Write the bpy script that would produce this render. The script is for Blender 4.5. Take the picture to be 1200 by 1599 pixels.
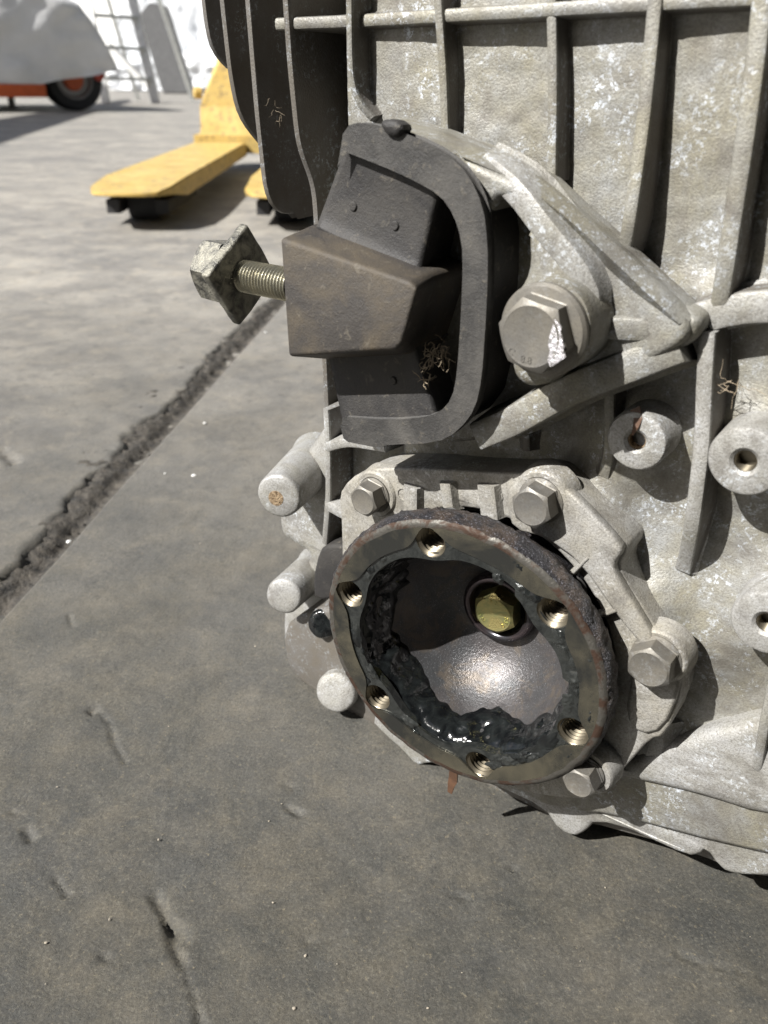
import bpy, bmesh, math, random
import numpy as np
from math import sin, cos, pi, radians, degrees, atan2, sqrt, hypot, exp
from mathutils import Vector, Matrix, noise
random.seed(7)
for o in list(bpy.data.objects): bpy.data.objects.remove(o)
C = bpy.context.scene.collection
SC = bpy.context.scene

# ------------------------------------------------------------------ camera
F = 1300.0; PITCH = radians(27.4); ROLL = radians(1.0); PSI = radians(35.5); CAMH = 0.258
cam = bpy.data.cameras.new('camera'); camo = bpy.data.objects.new('camera', cam); C.objects.link(camo)
cam.sensor_fit = 'VERTICAL'; cam.sensor_height = 36.0; cam.lens = F / 1599 * 36
cam.clip_start = 0.01; cam.clip_end = 900
cam.dof.use_dof = True; cam.dof.focus_distance = 0.285; cam.dof.aperture_fstop = 17
xr, xu = cos(ROLL), sin(ROLL)
camo.matrix_world = Matrix.Translation((0, 0, CAMH)) @ Matrix.Rotation(pi/2 - PITCH, 4, 'X') @ Matrix.Rotation(ROLL, 4, 'Z')
SC.camera = camo

# ------------------------------------------------------------------ light
nW = np.array([-sin(PSI), -cos(PSI), 0]); RW = np.array([cos(PSI), -sin(PSI), 0]); UW = np.array([0, 0, 1.])
sdir = nW + 0.46 * (-RW) + 1.05 * UW; sdir /= np.linalg.norm(sdir)
sun = bpy.data.lights.new('sun', 'SUN'); sun.energy = 5.0; sun.angle = radians(0.53); sun.color = (1, .975, .935)
suno = bpy.data.objects.new('sun', sun); C.objects.link(suno)
suno.rotation_euler = Vector(sdir).to_track_quat('Z', 'Y').to_euler()
w = bpy.data.worlds.new('World'); SC.world = w; w.use_nodes = True
nt = w.node_tree; sky = nt.nodes.new('ShaderNodeTexSky'); sky.sky_type = 'NISHITA'; sky.sun_disc = False
sky.sun_elevation = math.asin(sdir[2]); sky.sun_rotation = atan2(sdir[0], sdir[1])
sky.dust_density = 2.5; sky.air_density = 1.0
nt.links.new(sky.outputs[0], nt.nodes['Background'].inputs[0]); nt.nodes['Background'].inputs[1].default_value = 0.05
vs = SC.view_settings; vs.view_transform = 'Standard'; vs.look = 'None'; vs.exposure = 1.0; vs.gamma = 1; SC.cycles.diffuse_bounces = 1; vs.use_curve_mapping = False

# ------------------------------------------------------------------ measuring helpers (photo angles -> places in the yard)
def ray(px, py):
    v = camo.matrix_world.to_3x3() @ Vector(((px-600)/F, (800-py)/F, -1))
    return np.array(v)
CAMP = np.array([0, 0, CAMH])
ORG = ray(735, 1012); ORG = ORG * 0.265 / 1.0
def L(px, py, w):                       # gearbox local r,u (mm) of a sight line on the plane w mm in front of the casing wall
    d = ray(px, py); t = (ORG @ nW + (w-34)/1000) / (d @ nW); q = d*t - ORG
    return np.array([q @ RW * 1000, q @ UW * 1000])
def WR(px, py, r):                      # (w,u) of a sight line on the plane r = const
    d = ray(px, py); t = (ORG @ RW + r/1000) / (d @ RW); q = d*t - ORG
    return (q @ nW)*1000 + 34, q @ UW * 1000
def G(px, py, z=0):
    d = ray(px, py); t = (z-CAMH)/d[2]; return CAMP + d*t
MM = 0.001
def V(r, u, w): return Vector((r*MM, -w*MM, u*MM))     # gearbox local metres

# ------------------------------------------------------------------ materials
class NT:
    def __init__(s, name):
        s.m = bpy.data.materials.new(name); s.m.use_nodes = True; s.t = s.m.node_tree; s.N = s.t.nodes; s.K = s.t.links
        s.b = s.N['Principled BSDF']
        s.tc = s.N.new('ShaderNodeTexCoord')
    def noise(s, scale, detail=6, rough=.6, dist=0, vec=None):
        n = s.N.new('ShaderNodeTexNoise'); n.inputs['Scale'].default_value = scale; n.inputs['Detail'].default_value = detail
        n.inputs['Roughness'].default_value = rough; n.inputs['Distortion'].default_value = dist
        s.K.new(vec or s.tc.outputs['Object'], n.inputs['Vector']); return n.outputs['Fac']
    def voro(s, scale, feature='F1'):
        n = s.N.new('ShaderNodeTexVoronoi'); n.inputs['Scale'].default_value = scale; n.feature = feature
        s.K.new(s.tc.outputs['Object'], n.inputs['Vector']); return n.outputs['Distance']
    def ramp(s, fac, stops, const=False):
        r = s.N.new('ShaderNodeValToRGB'); e = r.color_ramp.elements
        while len(e) < len(stops): e.new(0.5)
        for i, (p, c) in enumerate(stops):
            e[i].position = p; e[i].color = (*c, 1) if isinstance(c, tuple) else (c, c, c, 1)
        s.K.new(fac, r.inputs[0]); return r.outputs[0]
    def mix(s, fac, a, b, mode='MIX'):
        m = s.N.new('ShaderNodeMix'); m.data_type = 'RGBA'; m.blend_type = mode
        for v, k in ((fac, 0), (a, 6), (b, 7)):
            if isinstance(v, (int, float)): m.inputs[k].default_value = v if k == 0 else (v, v, v, 1)
            elif isinstance(v, tuple): m.inputs[k].default_value = (*v, 1)
            else: s.K.new(v, m.inputs[k])
        return m.outputs[2]
    def math(s, op, a, b=0.):
        m = s.N.new('ShaderNodeMath'); m.operation = op
        for i, v in enumerate((a, b)):
            if isinstance(v, (int, float)): m.inputs[i].default_value = v
            else: s.K.new(v, m.inputs[i])
        return m.outputs[0]
    def bump(s, h, dist, strength=1, prev=None):
        b = s.N.new('ShaderNodeBump'); b.inputs['Distance'].default_value = dist; b.inputs['Strength'].default_value = strength
        s.K.new(h, b.inputs['Height'])
        if prev is not None: s.K.new(prev, b.inputs['Normal'])
        return b.outputs[0]
    def done(s, col=None, rough=None, metal=None, normal=None, coat=None):
        for v, k in ((col, 'Base Color'), (rough, 'Roughness'), (metal, 'Metallic'), (normal, 'Normal'), (coat, 'Coat Weight')):
            if v is None: continue
            if isinstance(v, (int, float)): s.b.inputs[k].default_value = v
            elif isinstance(v, tuple): s.b.inputs[k].default_value = (*v, 1)
            else: s.K.new(v, s.b.inputs[k])
        return s.m

def cast_metal(name, grey=(.29, .295, .29), dust=(.235, .222, .172), dust_amt=.5, pale=(.62, .67, .74), dark=(.12, .11, .095), grime=.35, metal=.25, bump=1.0):
    m = NT(name)
    big = m.noise(38, 5, .6); mid = m.noise(150, 7, .7); fine = m.noise(800, 5, .75); tiny = m.noise(2600, 2, .6)
    d = m.ramp(m.mix(.35, big, mid), [(.5-dust_amt*.22, 0.), (.5+(1-dust_amt)*.22, 1.)])
    col = m.mix(d, grey, dust)
    col = m.mix(m.ramp(m.noise(1500, 3, .8), [(.38, .55), (.52, 0.)]), col, dark)
    g = m.ramp(m.noise(48, 8, .75, .8), [(.60-grime*.3, 0.), (.78-grime*.2, .9)])
    col = m.mix(g, col, dark)
    sp = m.ramp(m.noise(620, 6, .8), [(.535, 0.), (.575, 1.)])
    msk = m.ramp(m.noise(55, 5, .7), [(.48, 0.), (.64, .9)])
    col = m.mix(m.math('MULTIPLY', sp, msk), col, pale)
    col = m.mix(m.ramp(tiny, [(.36, .30), (.62, 0.)]), col, dark)
    h = m.bump(m.noise(1500, 2, .6), .0004*bump, .45); h = m.bump(m.noise(90, 2, .4), .0012*bump, .12, h)
    return m.done(col, m.ramp(mid, [(.3, .42), (.7, .68)]), metal, h)

M = {}
M['cast'] = cast_metal('cast_aluminium_dusty', dust_amt=.60, grime=.48)
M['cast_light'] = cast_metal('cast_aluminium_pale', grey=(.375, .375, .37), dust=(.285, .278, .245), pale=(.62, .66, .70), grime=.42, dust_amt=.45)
M['cast_dark'] = cast_metal('cast_aluminium_shade_grime', grey=(.15, .145, .14), dust=(.12, .105, .085), grime=.6, dust_amt=.5, pale=(.42, .46, .50))  # grimy copy, darkened to paint in the shade of fin and rib sides
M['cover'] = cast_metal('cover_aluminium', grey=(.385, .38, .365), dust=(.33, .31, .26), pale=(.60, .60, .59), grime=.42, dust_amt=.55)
M['boltgrey'] = cast_metal('dusty_steel_bolt', grey=(.15, .147, .14), dust=(.19, .175, .145), pale=(.25, .25, .245), grime=.2, dust_amt=.5, metal=.45, bump=.3)

def rubber(name, base, dusty, amt):
    m = NT(name)
    a = m.noise(45, 6, .65, .4); f = m.noise(1400, 3, .7); s = m.noise(260, 6, .7, .5)
    col = m.mix(m.ramp(a, [(.42, 0.), (.72, amt)]), base, dusty)
    col = m.mix(m.ramp(s, [(.58, 0.), (.66, .55*amt)]), col, (.13, .115, .09))
    col = m.mix(m.ramp(f, [(.6, 0.), (.72, .35)]), col, dusty)
    h = m.bump(f, .0003, .6); h = m.bump(s, .0008, .4, h)
    return m.done(col, m.ramp(a, [(.3, .55), (.7, .8)]), 0., h)
M['rubber'] = rubber('dark_rubber', (.016, .015, .015), (.040, .036, .031), .8)
M['rubber_face'] = rubber('dusty_rubber', (.020, .019, .019), (.060, .055, .048), .85)
M['rubber_band'] = rubber('worn_rubber_band', (.026, .025, .024), (.085, .08, .072), .9)
M['rubber_block'] = rubber('brown_stained_rubber', (.036, .032, .029), (.095, .075, .048), 1.)

def steel(name, col, col2, rough=.35, metal=.9, sc=120, bump=.0002):
    m = NT(name); a = m.noise(sc, 5, .65, .5); f = m.noise(1500, 3, .6)
    return m.done(m.mix(m.ramp(a, [(.38, 0.), (.62, 1.)]), col, col2), m.ramp(a, [(.3, rough*.8), (.7, rough*1.35)]), metal, m.bump(f, bump, .6))
M['zinc'] = steel('zinc_thread', (.50, .47, .36), (.34, .33, .27), .3)
M['worn'] = steel('corroded_steel', (.055, .054, .05), (.25, .24, .20), .45, .5, 230, .0007)
M['yzinc'] = steel('yellow_zinc_bolt', (.55, .47, .20), (.36, .37, .17), .3, .85, 200, .0003)
M['mach'] = steel('oily_machined_steel', (.17, .155, .115), (.055, .056, .052), .25, .75, 45, .0001)
M['thread'] = steel('thread_steel', (.17, .15, .11), (.03, .028, .025), .3, .8)
m = NT('thread_steel_plain'); M['thread'] = m.done((.20, .175, .13), .34, .85)
m = NT('blackened_groove'); M['groove'] = m.done((.012, .011, .010), .6)
# heat tinted cup
m = NT('oily_cup_steel'); a = m.noise(55, 5, .6); f = m.noise(1100, 4, .7); sp = m.noise(2600, 2, .5)
col = m.mix(m.ramp(a, [(.35, 0.), (.65, 1.)]), (.058, .060, .063), (.075, .068, .068))
col = m.mix(m.ramp(sp, [(.62, 0.), (.70, .5)]), col, (.30, .31, .33))
M['cup'] = m.done(m.mix(m.ramp(m.noise(90, 6, .7, .8), [(.50, 0.), (.62, .8)]), col, (.11, .092, .075)), m.ramp(m.noise(70, 5, .6, 1.), [(.4, .28), (.6, .5)]), .45, m.bump(f, .0003, .7))
m = NT('burnished_ring'); M['ring'] = m.done(m.mix(m.ramp(m.noise(80), [(.4, 0.), (.6, 1.)]), (.085, .068, .072), (.06, .06, .066)), .22, .8)
m = NT('black_grease'); a = m.noise(190, 3, .5, 1.2); b2 = m.noise(700, 2, .5)
M['grease'] = m.done(m.mix(m.ramp(a, [(.4, 0.), (.7, 1.)]), (.004, .0045, .005), (.012, .014, .014)), m.ramp(a, [(.35, .10), (.7, .2)]), 0., m.bump(b2, .0005, .12, m.bump(a, .0020, .28)))
m = NT('grey_oil_film'); a = m.noise(220, 5, .6, .8)
M['film'] = m.done(m.mix(m.ramp(a, [(.35, 0.), (.65, 1.)]), (.012, .014, .014), (.036, .039, .037)), m.ramp(a, [(.3, .12), (.7, .28)]), .35, m.bump(a, .0012, .6), .5)
m = NT('crusty_black_rim'); a = m.noise(700, 5, .75); b2 = m.noise(2200, 2, .6)
col = m.mix(m.ramp(m.noise(120, 5, .7), [(.45, 0.), (.62, .9)]), (.022, .021, .024), (.075, .055, .042))
col = m.mix(m.ramp(b2, [(.60, 0.), (.67, .7)]), col, (.30, .30, .34))
M['crust'] = m.done(col, .42, .2, m.bump(a, .0018, 1.))
m = NT('rusty_rim'); a = m.noise(95, 6, .7, .5)
M['rust'] = m.done(m.mix(m.ramp(a, [(.46, 0.), (.56, 1.)]), (.085, .080, .070), (.050, .028, .018)), m.ramp(a, [(.4, .45), (.6, .8)]), .5, m.bump(m.noise(900, 4), .0004, .6))
m = NT('black_void'); M['dark'] = m.done((.012, .011, .010), .8)
m = NT('packed_tan_dirt'); M['dirt'] = m.done(m.mix(m.ramp(m.noise(900, 4, .7), [(.4, 0.), (.65, 1.)]), (.13, .085, .045), (.36, .27, .17)), .9, 0., m.bump(m.noise(1300, 4), .001, 1.))
m = NT('dry_fibre'); M['fibre'] = m.done((.20, .16, .11), .8)
m = NT('brown_scrap'); M['scrap'] = m.done(m.mix(m.noise(400), (.050, .025, .015), (.11, .055, .028)), .6)
m = NT('white_scrape'); M['scrape'] = m.done(m.mix(m.ramp(m.noise(700, 5, .7), [(.4, 0.), (.55, 1.)]), (.28, .27, .26), (.72, .70, .74)), .35, .6, m.bump(m.noise(900, 4), .0006, 1.))

# ------------------------------------------------------------------ object helpers
def mesh_obj(name, verts, faces, mat, parent=None, smooth=True):
    me = bpy.data.meshes.new(name); me.from_pydata([tuple(v) for v in verts], [], faces)
    me.validate(); me.update()
    o = bpy.data.objects.new(name, me); C.objects.link(o); me.materials.append(mat)
    if smooth: me.shade_smooth()
    if parent: o.parent = parent
    return o
def bm_obj(name, bm, mat, parent=None, smooth=False, auto=None):
    bmesh.ops.recalc_face_normals(bm, faces=bm.faces)
    me = bpy.data.meshes.new(name); bm.to_mesh(me); bm.free(); me.materials.append(mat)
    if smooth: me.shade_smooth()
    if auto is not None:
        me.shade_smooth(); me.set_sharp_from_angle(angle=radians(auto))
    o = bpy.data.objects.new(name, me); C.objects.link(o)
    if parent: o.parent = parent
    return o
def tag(o, label, cat=None, group=None, kind=None):
    if label: o['label'] = label
    if cat: o['category'] = cat
    if group: o['group'] = group
    if kind: o['kind'] = kind
    return o
def chaikin(pts, it=1, q=.25):
    for _ in range(it):
        n = len(pts); out = []
        for i in range(n):
            a, b = pts[i], pts[(i+1) % n]
            out.append(a*(1-q)+b*q); out.append(a*q+b*(1-q))
        pts = out
    return pts
def grow_noise(bm, amp, sc, seed=0):
    for v in bm.verts:
        v.co += noise.noise_vector(v.co*sc+Vector((seed, seed*2, 0)))*amp
def plate(name, outline, wt, wb, mat, parent, bevel=1.0, soft=1, holes=(), mm=False, rough=0.0, label=None, fn=None, res=2):
    """thick plate parallel to the casing wall: outline seen at level wt, reaching back to wb, rounded edges"""
    pts = [np.array(q, float) if mm else L(q[0], q[1], wt) for q in outline]
    if soft: pts = chaikin(pts, soft)
    cu = bpy.data.curves.new('tmp', 'CURVE'); cu.dimensions = '2D'; cu.fill_mode = 'BOTH'
    cu.extrude = abs(wt-wb)/2*MM - bevel*MM; cu.bevel_depth = bevel*MM; cu.bevel_resolution = res; cu.offset = -bevel*MM
    for ring in [pts] + [list(h) for h in holes]:
        sp = cu.splines.new('POLY'); sp.points.add(len(ring)-1); sp.use_cyclic_u = True
        for i, q in enumerate(ring): sp.points[i].co = (q[0]*MM, q[1]*MM, 0, 1)
    to = bpy.data.objects.new('tmp', cu); C.objects.link(to)
    dg = bpy.context.evaluated_depsgraph_get(); me = bpy.data.meshes.new_from_object(to.evaluated_get(dg))
    bpy.data.objects.remove(to); bpy.data.curves.remove(cu)
    me.name = name; mid = (wt+wb)/2*MM
    for v in me.vertices:
        x, y, z = v.co; v.co = (x, -(z+mid), y)
    bm = bmesh.new(); bm.from_mesh(me); bpy.data.meshes.remove(me)
    bmesh.ops.remove_doubles(bm, verts=bm.verts, dist=1e-6)
    if rough or fn:
        bmesh.ops.triangulate(bm, faces=[f for f in bm.faces if len(f.verts) > 4])
    if rough:
        for v in bm.verts: v.co += noise.noise_vector(v.co*140)*rough*MM
    if fn:
        for v in bm.verts:
            r, u, ww = fn(v.co.x/MM, v.co.z/MM, -v.co.y/MM); v.co = V(r, u, ww)
    o = bm_obj(name, bm, mat, parent, auto=38)
    if label: o['label'] = label
    return o
def lathe(name, prof, mat, parent, mat4, segs=48, auto=35, cap=True, jitter=None):
    """prof: (radius, height) mm, about local +Z of mat4"""
    bm = bmesh.new(); rings = []
    for (r, h) in prof:
        if r < 1e-6: rings.append([bm.verts.new((0, 0, h*MM))])
        else:
            ring = []
            for i in range(segs):
                a = 2*pi*i/segs; rr = r; hh = h
                if jitter: rr, hh = jitter(r, h, a)
                ring.append(bm.verts.new((rr*MM*cos(a), rr*MM*sin(a), hh*MM)))
            rings.append(ring)
    for A, B in zip(rings, rings[1:]):
        for i in range(segs):
            j = (i+1) % segs
            if len(A) == 1 and len(B) == 1: continue
            if len(A) == 1: bm.faces.new((A[0], B[i], B[j]))
            elif len(B) == 1: bm.faces.new((A[i], A[j], B[0]))
            else: bm.faces.new((A[i], A[j], B[j], B[i]))
    bm.transform(mat4)
    return bm_obj(name, bm, mat, parent, auto=auto)
def frame(origin, z, x=(1, 0, 0)):
    z = Vector(z).normalized(); x = Vector(x); x = (x - z*x.dot(z)).normalized(); y = z.cross(x)
    m = Matrix((x, y, z)).transposed().to_4x4(); m.translation = origin; return m
NL = Vector((0, -1, 0))                 # casing normal in gearbox space
def hexhead(name, m4, af, h, mat, parent, flange=0, fh=2., rot=0, base=0, chamfer=.5, label=None, segs=60):
    bm = bmesh.new(); R0 = af/2
    def hr(a): return R0/cos(((a-rot+pi/6) % (pi/3))-pi/6)
    prof = []
    top = []
    def ring(fr, fz):
        return [bm.verts.new((fr(2*pi*i/segs+rot)*MM*cos(2*pi*i/segs+rot), fr(2*pi*i/segs+rot)*MM*sin(2*pi*i/segs+rot), fz(2*pi*i/segs+rot)*MM)) for i in range(segs)]
    rings = []
    if flange:
        rings.append(ring(lambda a: flange-.2, lambda a: base-.4)); rings.append(ring(lambda a: flange, lambda a: base))
        rings.append(ring(lambda a: flange, lambda a: base+fh*.6)); rings.append(ring(lambda a: flange-.8, lambda a: base+fh))
        rings.append(ring(lambda a: hr(a)+.35, lambda a: base+fh+.25))
    else: rings.append(ring(hr, lambda a: base))
    rings.append(ring(hr, lambda a: base+fh*(flange > 0)+.5))
    rings.append(ring(lambda a: hr(a)-.05, lambda a: h-.25-(hr(a)-R0*.95)*chamfer))
    rings.append(ring(lambda a: hr(a)-.4, lambda a: h-max(0, (hr(a)-R0*.95))*chamfer+.0))
    rings.append(ring(lambda a: R0*.90, lambda a: h)); rings.append(ring(lambda a: R0*.84, lambda a: h-.12))
    for A, B in zip(rings, rings[1:]):
        for i in range(segs):
            j = (i+1) % segs; bm.faces.new((A[i], A[j], B[j], B[i]))
    bm.faces.new(rings[-1])
    bm.transform(m4)
    o = bm_obj(name, bm, mat, parent, auto=25)
    if label: o['label'] = label
    return o
def rib(name, path, wb, t0, t1, mat, parent, fil=2.0, px=True, step=4, cut=(True, True), wob=.12, seed=0, flank=None):
    """sweep along (px,py,w) path of the crest; base level wb; t0 crest thickness, t1 foot thickness"""
    P = []
    for q in path:
        if px: r, u = L(q[0], q[1], q[2]); P.append(np.array([r, u, q[2]]))
        else: P.append(np.array(q, float))
    out = [P[0]]
    for a, b in zip(P, P[1:]):
        n = max(1, int(np.linalg.norm((b-a)[:2])/step))
        for i in range(1, n+1): out.append(a+(b-a)*i/n)
    for _ in range(2):
        out = [out[0]]+[(out[i-1]+2*out[i]+out[i+1])/4 for i in range(1, len(out)-1)]+[out[-1]]
    bm = bmesh.new(); rings = []
    for i, p in enumerate(out):
        a = out[max(0, i-1)]; b = out[min(len(out)-1, i+1)]; d = (b-a)[:2]; d = d/np.linalg.norm(d); nn = np.array([-d[1], d[0]])
        w = p[2]; wbb = wb(p[0], p[1]) if callable(wb) else wb
        h = max(.3, w-wbb); er = min(1.0, h*.3, t0*.45)
        prof = [(t1/2+fil, -.6), (t1/2+fil*.3, min(fil*.2, h*.15)), (t1/2, min(fil*.6, h*.3)), (t0/2, h-er), (t0/2-er*.3, h-er*.3), (t0/2-er, h)]
        full = [(-x, z) for x, z in prof]+[(x, z) for x, z in reversed(prof)]
        k = noise.noise(Vector((p[0]*.08+seed*7, p[1]*.08, seed)))*wob
        rings.append([bm.verts.new(V(p[0]+nn[0]*(x+k), p[1]+nn[1]*(x+k), wbb+z+k*.6)) for x, z in full])
    for A, B in zip(rings, rings[1:]):
        for i in range(len(A)-1):
            f = bm.faces.new((A[i], A[i+1], B[i+1], B[i])); f.material_index = 1 if (flank and i in (1, 2, 8, 9)) else 0  # side faces take the darker flank material: shade put into colour
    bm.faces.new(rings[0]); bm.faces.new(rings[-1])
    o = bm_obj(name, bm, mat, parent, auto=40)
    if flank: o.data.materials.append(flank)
    return o

# ------------------------------------------------------------------ GEARBOX
gear = bpy.data.objects.new('gearbox', None); C.objects.link(gear)
GO = CAMP+ORG-nW*.034
gear.matrix_world = Matrix.Translation(Vector(GO)) @ Matrix.Rotation(-PSI, 4, 'Z')
# empty sits at the thing's base: shift children down
tag(gear, 'dirty ribbed aluminium gearbox with rubber mount and greasy round flange, standing on concrete', 'gearbox')

FC = (-5.2, -7.4)                       # drive flange centre
def sstep(a, b, x):
    t = np.clip((x-a)/(b-a), 0, 1); return t*t*(3-2*t)
FINR = [-69, -36, -5, 21.5, 47]
bl = [L(990, 693, 8), L(1160, 722, 10), L(1195, 975, 8)]
def case_h(r, u):
    w = np.zeros_like(r)
    w += 1.2*np.sin(r*.05+u*.03)
    left = sstep(-74, -92, r) * sstep(40, 70, u)
    w -= 45*left
    w -= 16*sstep(-50, -62, r)*(1-sstep(48, 62, u))            # pockets beside the cover, lower left
    w -= 60*sstep(-86, -92, r)*(1-sstep(40, 60, u))
    d = np.hypot(r-FC[0], u-FC[1]); w -= 40*sstep(56, 50, d)
    for b in bl: w += 3.5*np.exp(-(np.hypot(r-b[0], u-b[1])/15)**4)
    # buttress sloping up from the cover towards the right hand webs
    for (qx, qy, hh, sx, sy) in ((930, 800, 7, 11, 14), (1010, 930, 8, 14, 12), (1120, 1010, 4, 12, 10), (1050, 1180, 4, 14, 14), (1130, 470, 3, 16, 6)):
        c = L(qx, qy, 0); w += hh*np.exp(-((r-c[0])/sx)**2-((u-c[1])/sy)**2)
    return w
STEP = 1.0
rs = np.arange(-96, 135, STEP); us = np.arange(-88, 215, STEP)
Rg, Ug = np.meshgrid(rs, us)
Wg = case_h(Rg, Ug)
nz = np.array([noise.noise(Vector((a*.05, b*.05, 3)))*.7+noise.noise(Vector((a*.22, b*.22, 9)))*.25+noise.noise(Vector((a*.6, b*.6, 1)))*.10 for a, b in zip(Rg.ravel(), Ug.ravel())]).reshape(Rg.shape)
Wg = Wg+nz
ub = np.interp(Rg, [-100, -76, -24, 33, 70, 105, 140], [-60, -80, -84, -78, -66, -56, -50])
Wg -= 45*sstep(0, 4, ub-Ug)
def grid_mesh(name, X, Y, Z, mat, parent=None, flip=False):
    ny, nx = X.shape; co = np.stack([X, Y, Z], -1).reshape(-1, 3).astype(np.float32)
    idx = np.arange(ny*nx).reshape(ny, nx); q = np.stack([idx[:-1, :-1], idx[:-1, 1:], idx[1:, 1:], idx[1:, :-1]], -1).reshape(-1, 4)
    if flip: q = q[:, ::-1]
    me = bpy.data.meshes.new(name); me.vertices.add(len(co)); me.vertices.foreach_set('co', co.ravel())
    me.loops.add(q.size); me.loops.foreach_set('vertex_index', q.ravel().astype(np.int32))
    me.polygons.add(len(q)); me.polygons.foreach_set('loop_start', np.arange(0, q.size, 4, dtype=np.int32))
    me.update(calc_edges=True); me.validate(); me.shade_smooth(); me.materials.append(mat)
    o = bpy.data.objects.new(name, me); C.objects.link(o)
    if parent: o.parent = parent
    return o
grid_mesh('case_wall', Rg*MM, -Wg*MM, Ug*MM, M['cast'], gear)
def wbase(r, u): return float(case_h(np.array([float(r)]), np.array([float(u)]))[0])
# solid body behind the wall
plate('case_body', [(-84, 210), (-84, 40), (-84, -70), (-60, -84), (33, -76), (70, -64), (128, -50), (128, 210)], -50, -140, M['cast_dark'], gear, 2, 0, mm=True)

# tall vertical fins on the rounded corner (each in its own plane r = const)
def cornerfin(r, pts, th, back=-75, seed=0, top_u=212):
    E = [WR(px, py, r) for px, py in pts]
    slope = (E[1][0]-E[0][0])/(E[1][1]-E[0][1])
    E = [(E[0][0]+slope*(top_u-E[0][1]), top_u)]+E
    out = [E[0]]
    for a, b in zip(E, E[1:]):
        n = max(1, int(hypot(b[0]-a[0], b[1]-a[1])/3))
        for i in range(1, n+1): out.append((a[0]+(b[0]-a[0])*i/n, a[1]+(b[1]-a[1])*i/n))
    for _ in range(3):
        out = [out[0]]+[((out[i-1][0]+2*out[i][0]+out[i+1][0])/4, (out[i-1][1]+2*out[i][1]+out[i+1][1])/4) for i in range(1, len(out)-1)]+[out[-1]]
    bm = bmesh.new(); rings = []
    for i, (w, u) in enumerate(out):
        k = noise.noise(Vector((u*.07, seed*5, 1)))*.35
        a = out[max(0, i-1)]; b = out[min(len(out)-1, i+1)]; dx, dy = b[0]-a[0], b[1]-a[1]; l = hypot(dx, dy) or 1
        # inward direction (towards the casing)
        ix, iy = (dy/l, -dx/l)
        if ix > 0: ix, iy = -ix, -iy
        prof = [(-th/2-.9, None), (-th/2-.15, 2.2), (-th/2, .7), (-th/2+.35, .15), (0, 0), (th/2-.35, .15), (th/2, .7), (th/2+.15, 2.2), (th/2+.9, None)]
        ring = []
        for x, dd in prof:
            if dd is None: ring.append(bm.verts.new(V(r+x+k*.4, u, back)))
            else: ring.append(bm.verts.new(V(r+x+k, u+iy*dd, w+ix*dd+k)))
        rings.append(ring)
    for A, B in zip(rings, rings[1:]):
        for i in range(len(A)-1): bm.faces.new((A[i], A[i+1], B[i+1], B[i]))
    bm.faces.new(rings[0]); bm.faces.new(rings[-1])
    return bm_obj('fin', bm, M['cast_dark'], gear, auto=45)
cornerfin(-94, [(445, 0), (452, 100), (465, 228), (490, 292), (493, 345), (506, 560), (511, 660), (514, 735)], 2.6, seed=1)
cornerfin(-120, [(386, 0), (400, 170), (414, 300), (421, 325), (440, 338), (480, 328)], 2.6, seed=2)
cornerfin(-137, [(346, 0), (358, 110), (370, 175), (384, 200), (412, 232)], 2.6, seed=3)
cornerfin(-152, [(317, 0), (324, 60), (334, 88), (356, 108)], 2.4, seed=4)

# straight fins of the front wall
FW = 9
for i, pth in enumerate([
    [(540, -140, 9), (544, 0, 9), (545, 120, 9), (556, 170, 7), (580, 186, 5)],
    [(676, -140, 6.5), (682, 0, 6.5), (690, 100, 6.5), (694, 215, 6)],
    [(858, -140, 5), (860, 0, 5), (862, 140, 5.5), (860, 285, 6)],
    [(1036, -140, 6.5), (1022, 0, 6.5), (1005, 180, 8), (978, 372, 11), (972, 395, 8)],
    [(1205, -140, 8), (1190, 0, 8), (1165, 200, 10), (1128, 445, 11), (1120, 490, 8)]]):
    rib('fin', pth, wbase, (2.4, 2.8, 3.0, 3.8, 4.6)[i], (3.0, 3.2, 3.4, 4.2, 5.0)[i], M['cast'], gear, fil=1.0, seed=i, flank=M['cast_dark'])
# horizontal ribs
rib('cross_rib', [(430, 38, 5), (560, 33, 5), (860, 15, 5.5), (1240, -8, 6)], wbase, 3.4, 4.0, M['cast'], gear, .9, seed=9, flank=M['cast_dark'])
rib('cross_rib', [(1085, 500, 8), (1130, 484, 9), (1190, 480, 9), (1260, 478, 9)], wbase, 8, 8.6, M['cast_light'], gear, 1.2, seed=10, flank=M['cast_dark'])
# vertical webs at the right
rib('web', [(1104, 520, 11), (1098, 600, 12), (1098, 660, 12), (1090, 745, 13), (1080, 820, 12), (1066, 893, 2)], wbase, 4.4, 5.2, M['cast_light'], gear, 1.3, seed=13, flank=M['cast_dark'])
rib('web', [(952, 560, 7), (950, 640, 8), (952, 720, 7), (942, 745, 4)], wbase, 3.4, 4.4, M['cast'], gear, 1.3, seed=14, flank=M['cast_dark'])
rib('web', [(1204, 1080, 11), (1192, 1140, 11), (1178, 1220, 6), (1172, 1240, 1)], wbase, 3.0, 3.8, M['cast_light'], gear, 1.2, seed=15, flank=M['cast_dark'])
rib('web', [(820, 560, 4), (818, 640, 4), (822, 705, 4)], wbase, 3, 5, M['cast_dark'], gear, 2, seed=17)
rib('web', [(1030, 1130, 7), (1022, 1180, 7), (1008, 1215, 3)], wbase, 5, 9, M['cast_light'], gear, 2.5, seed=19)

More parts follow.
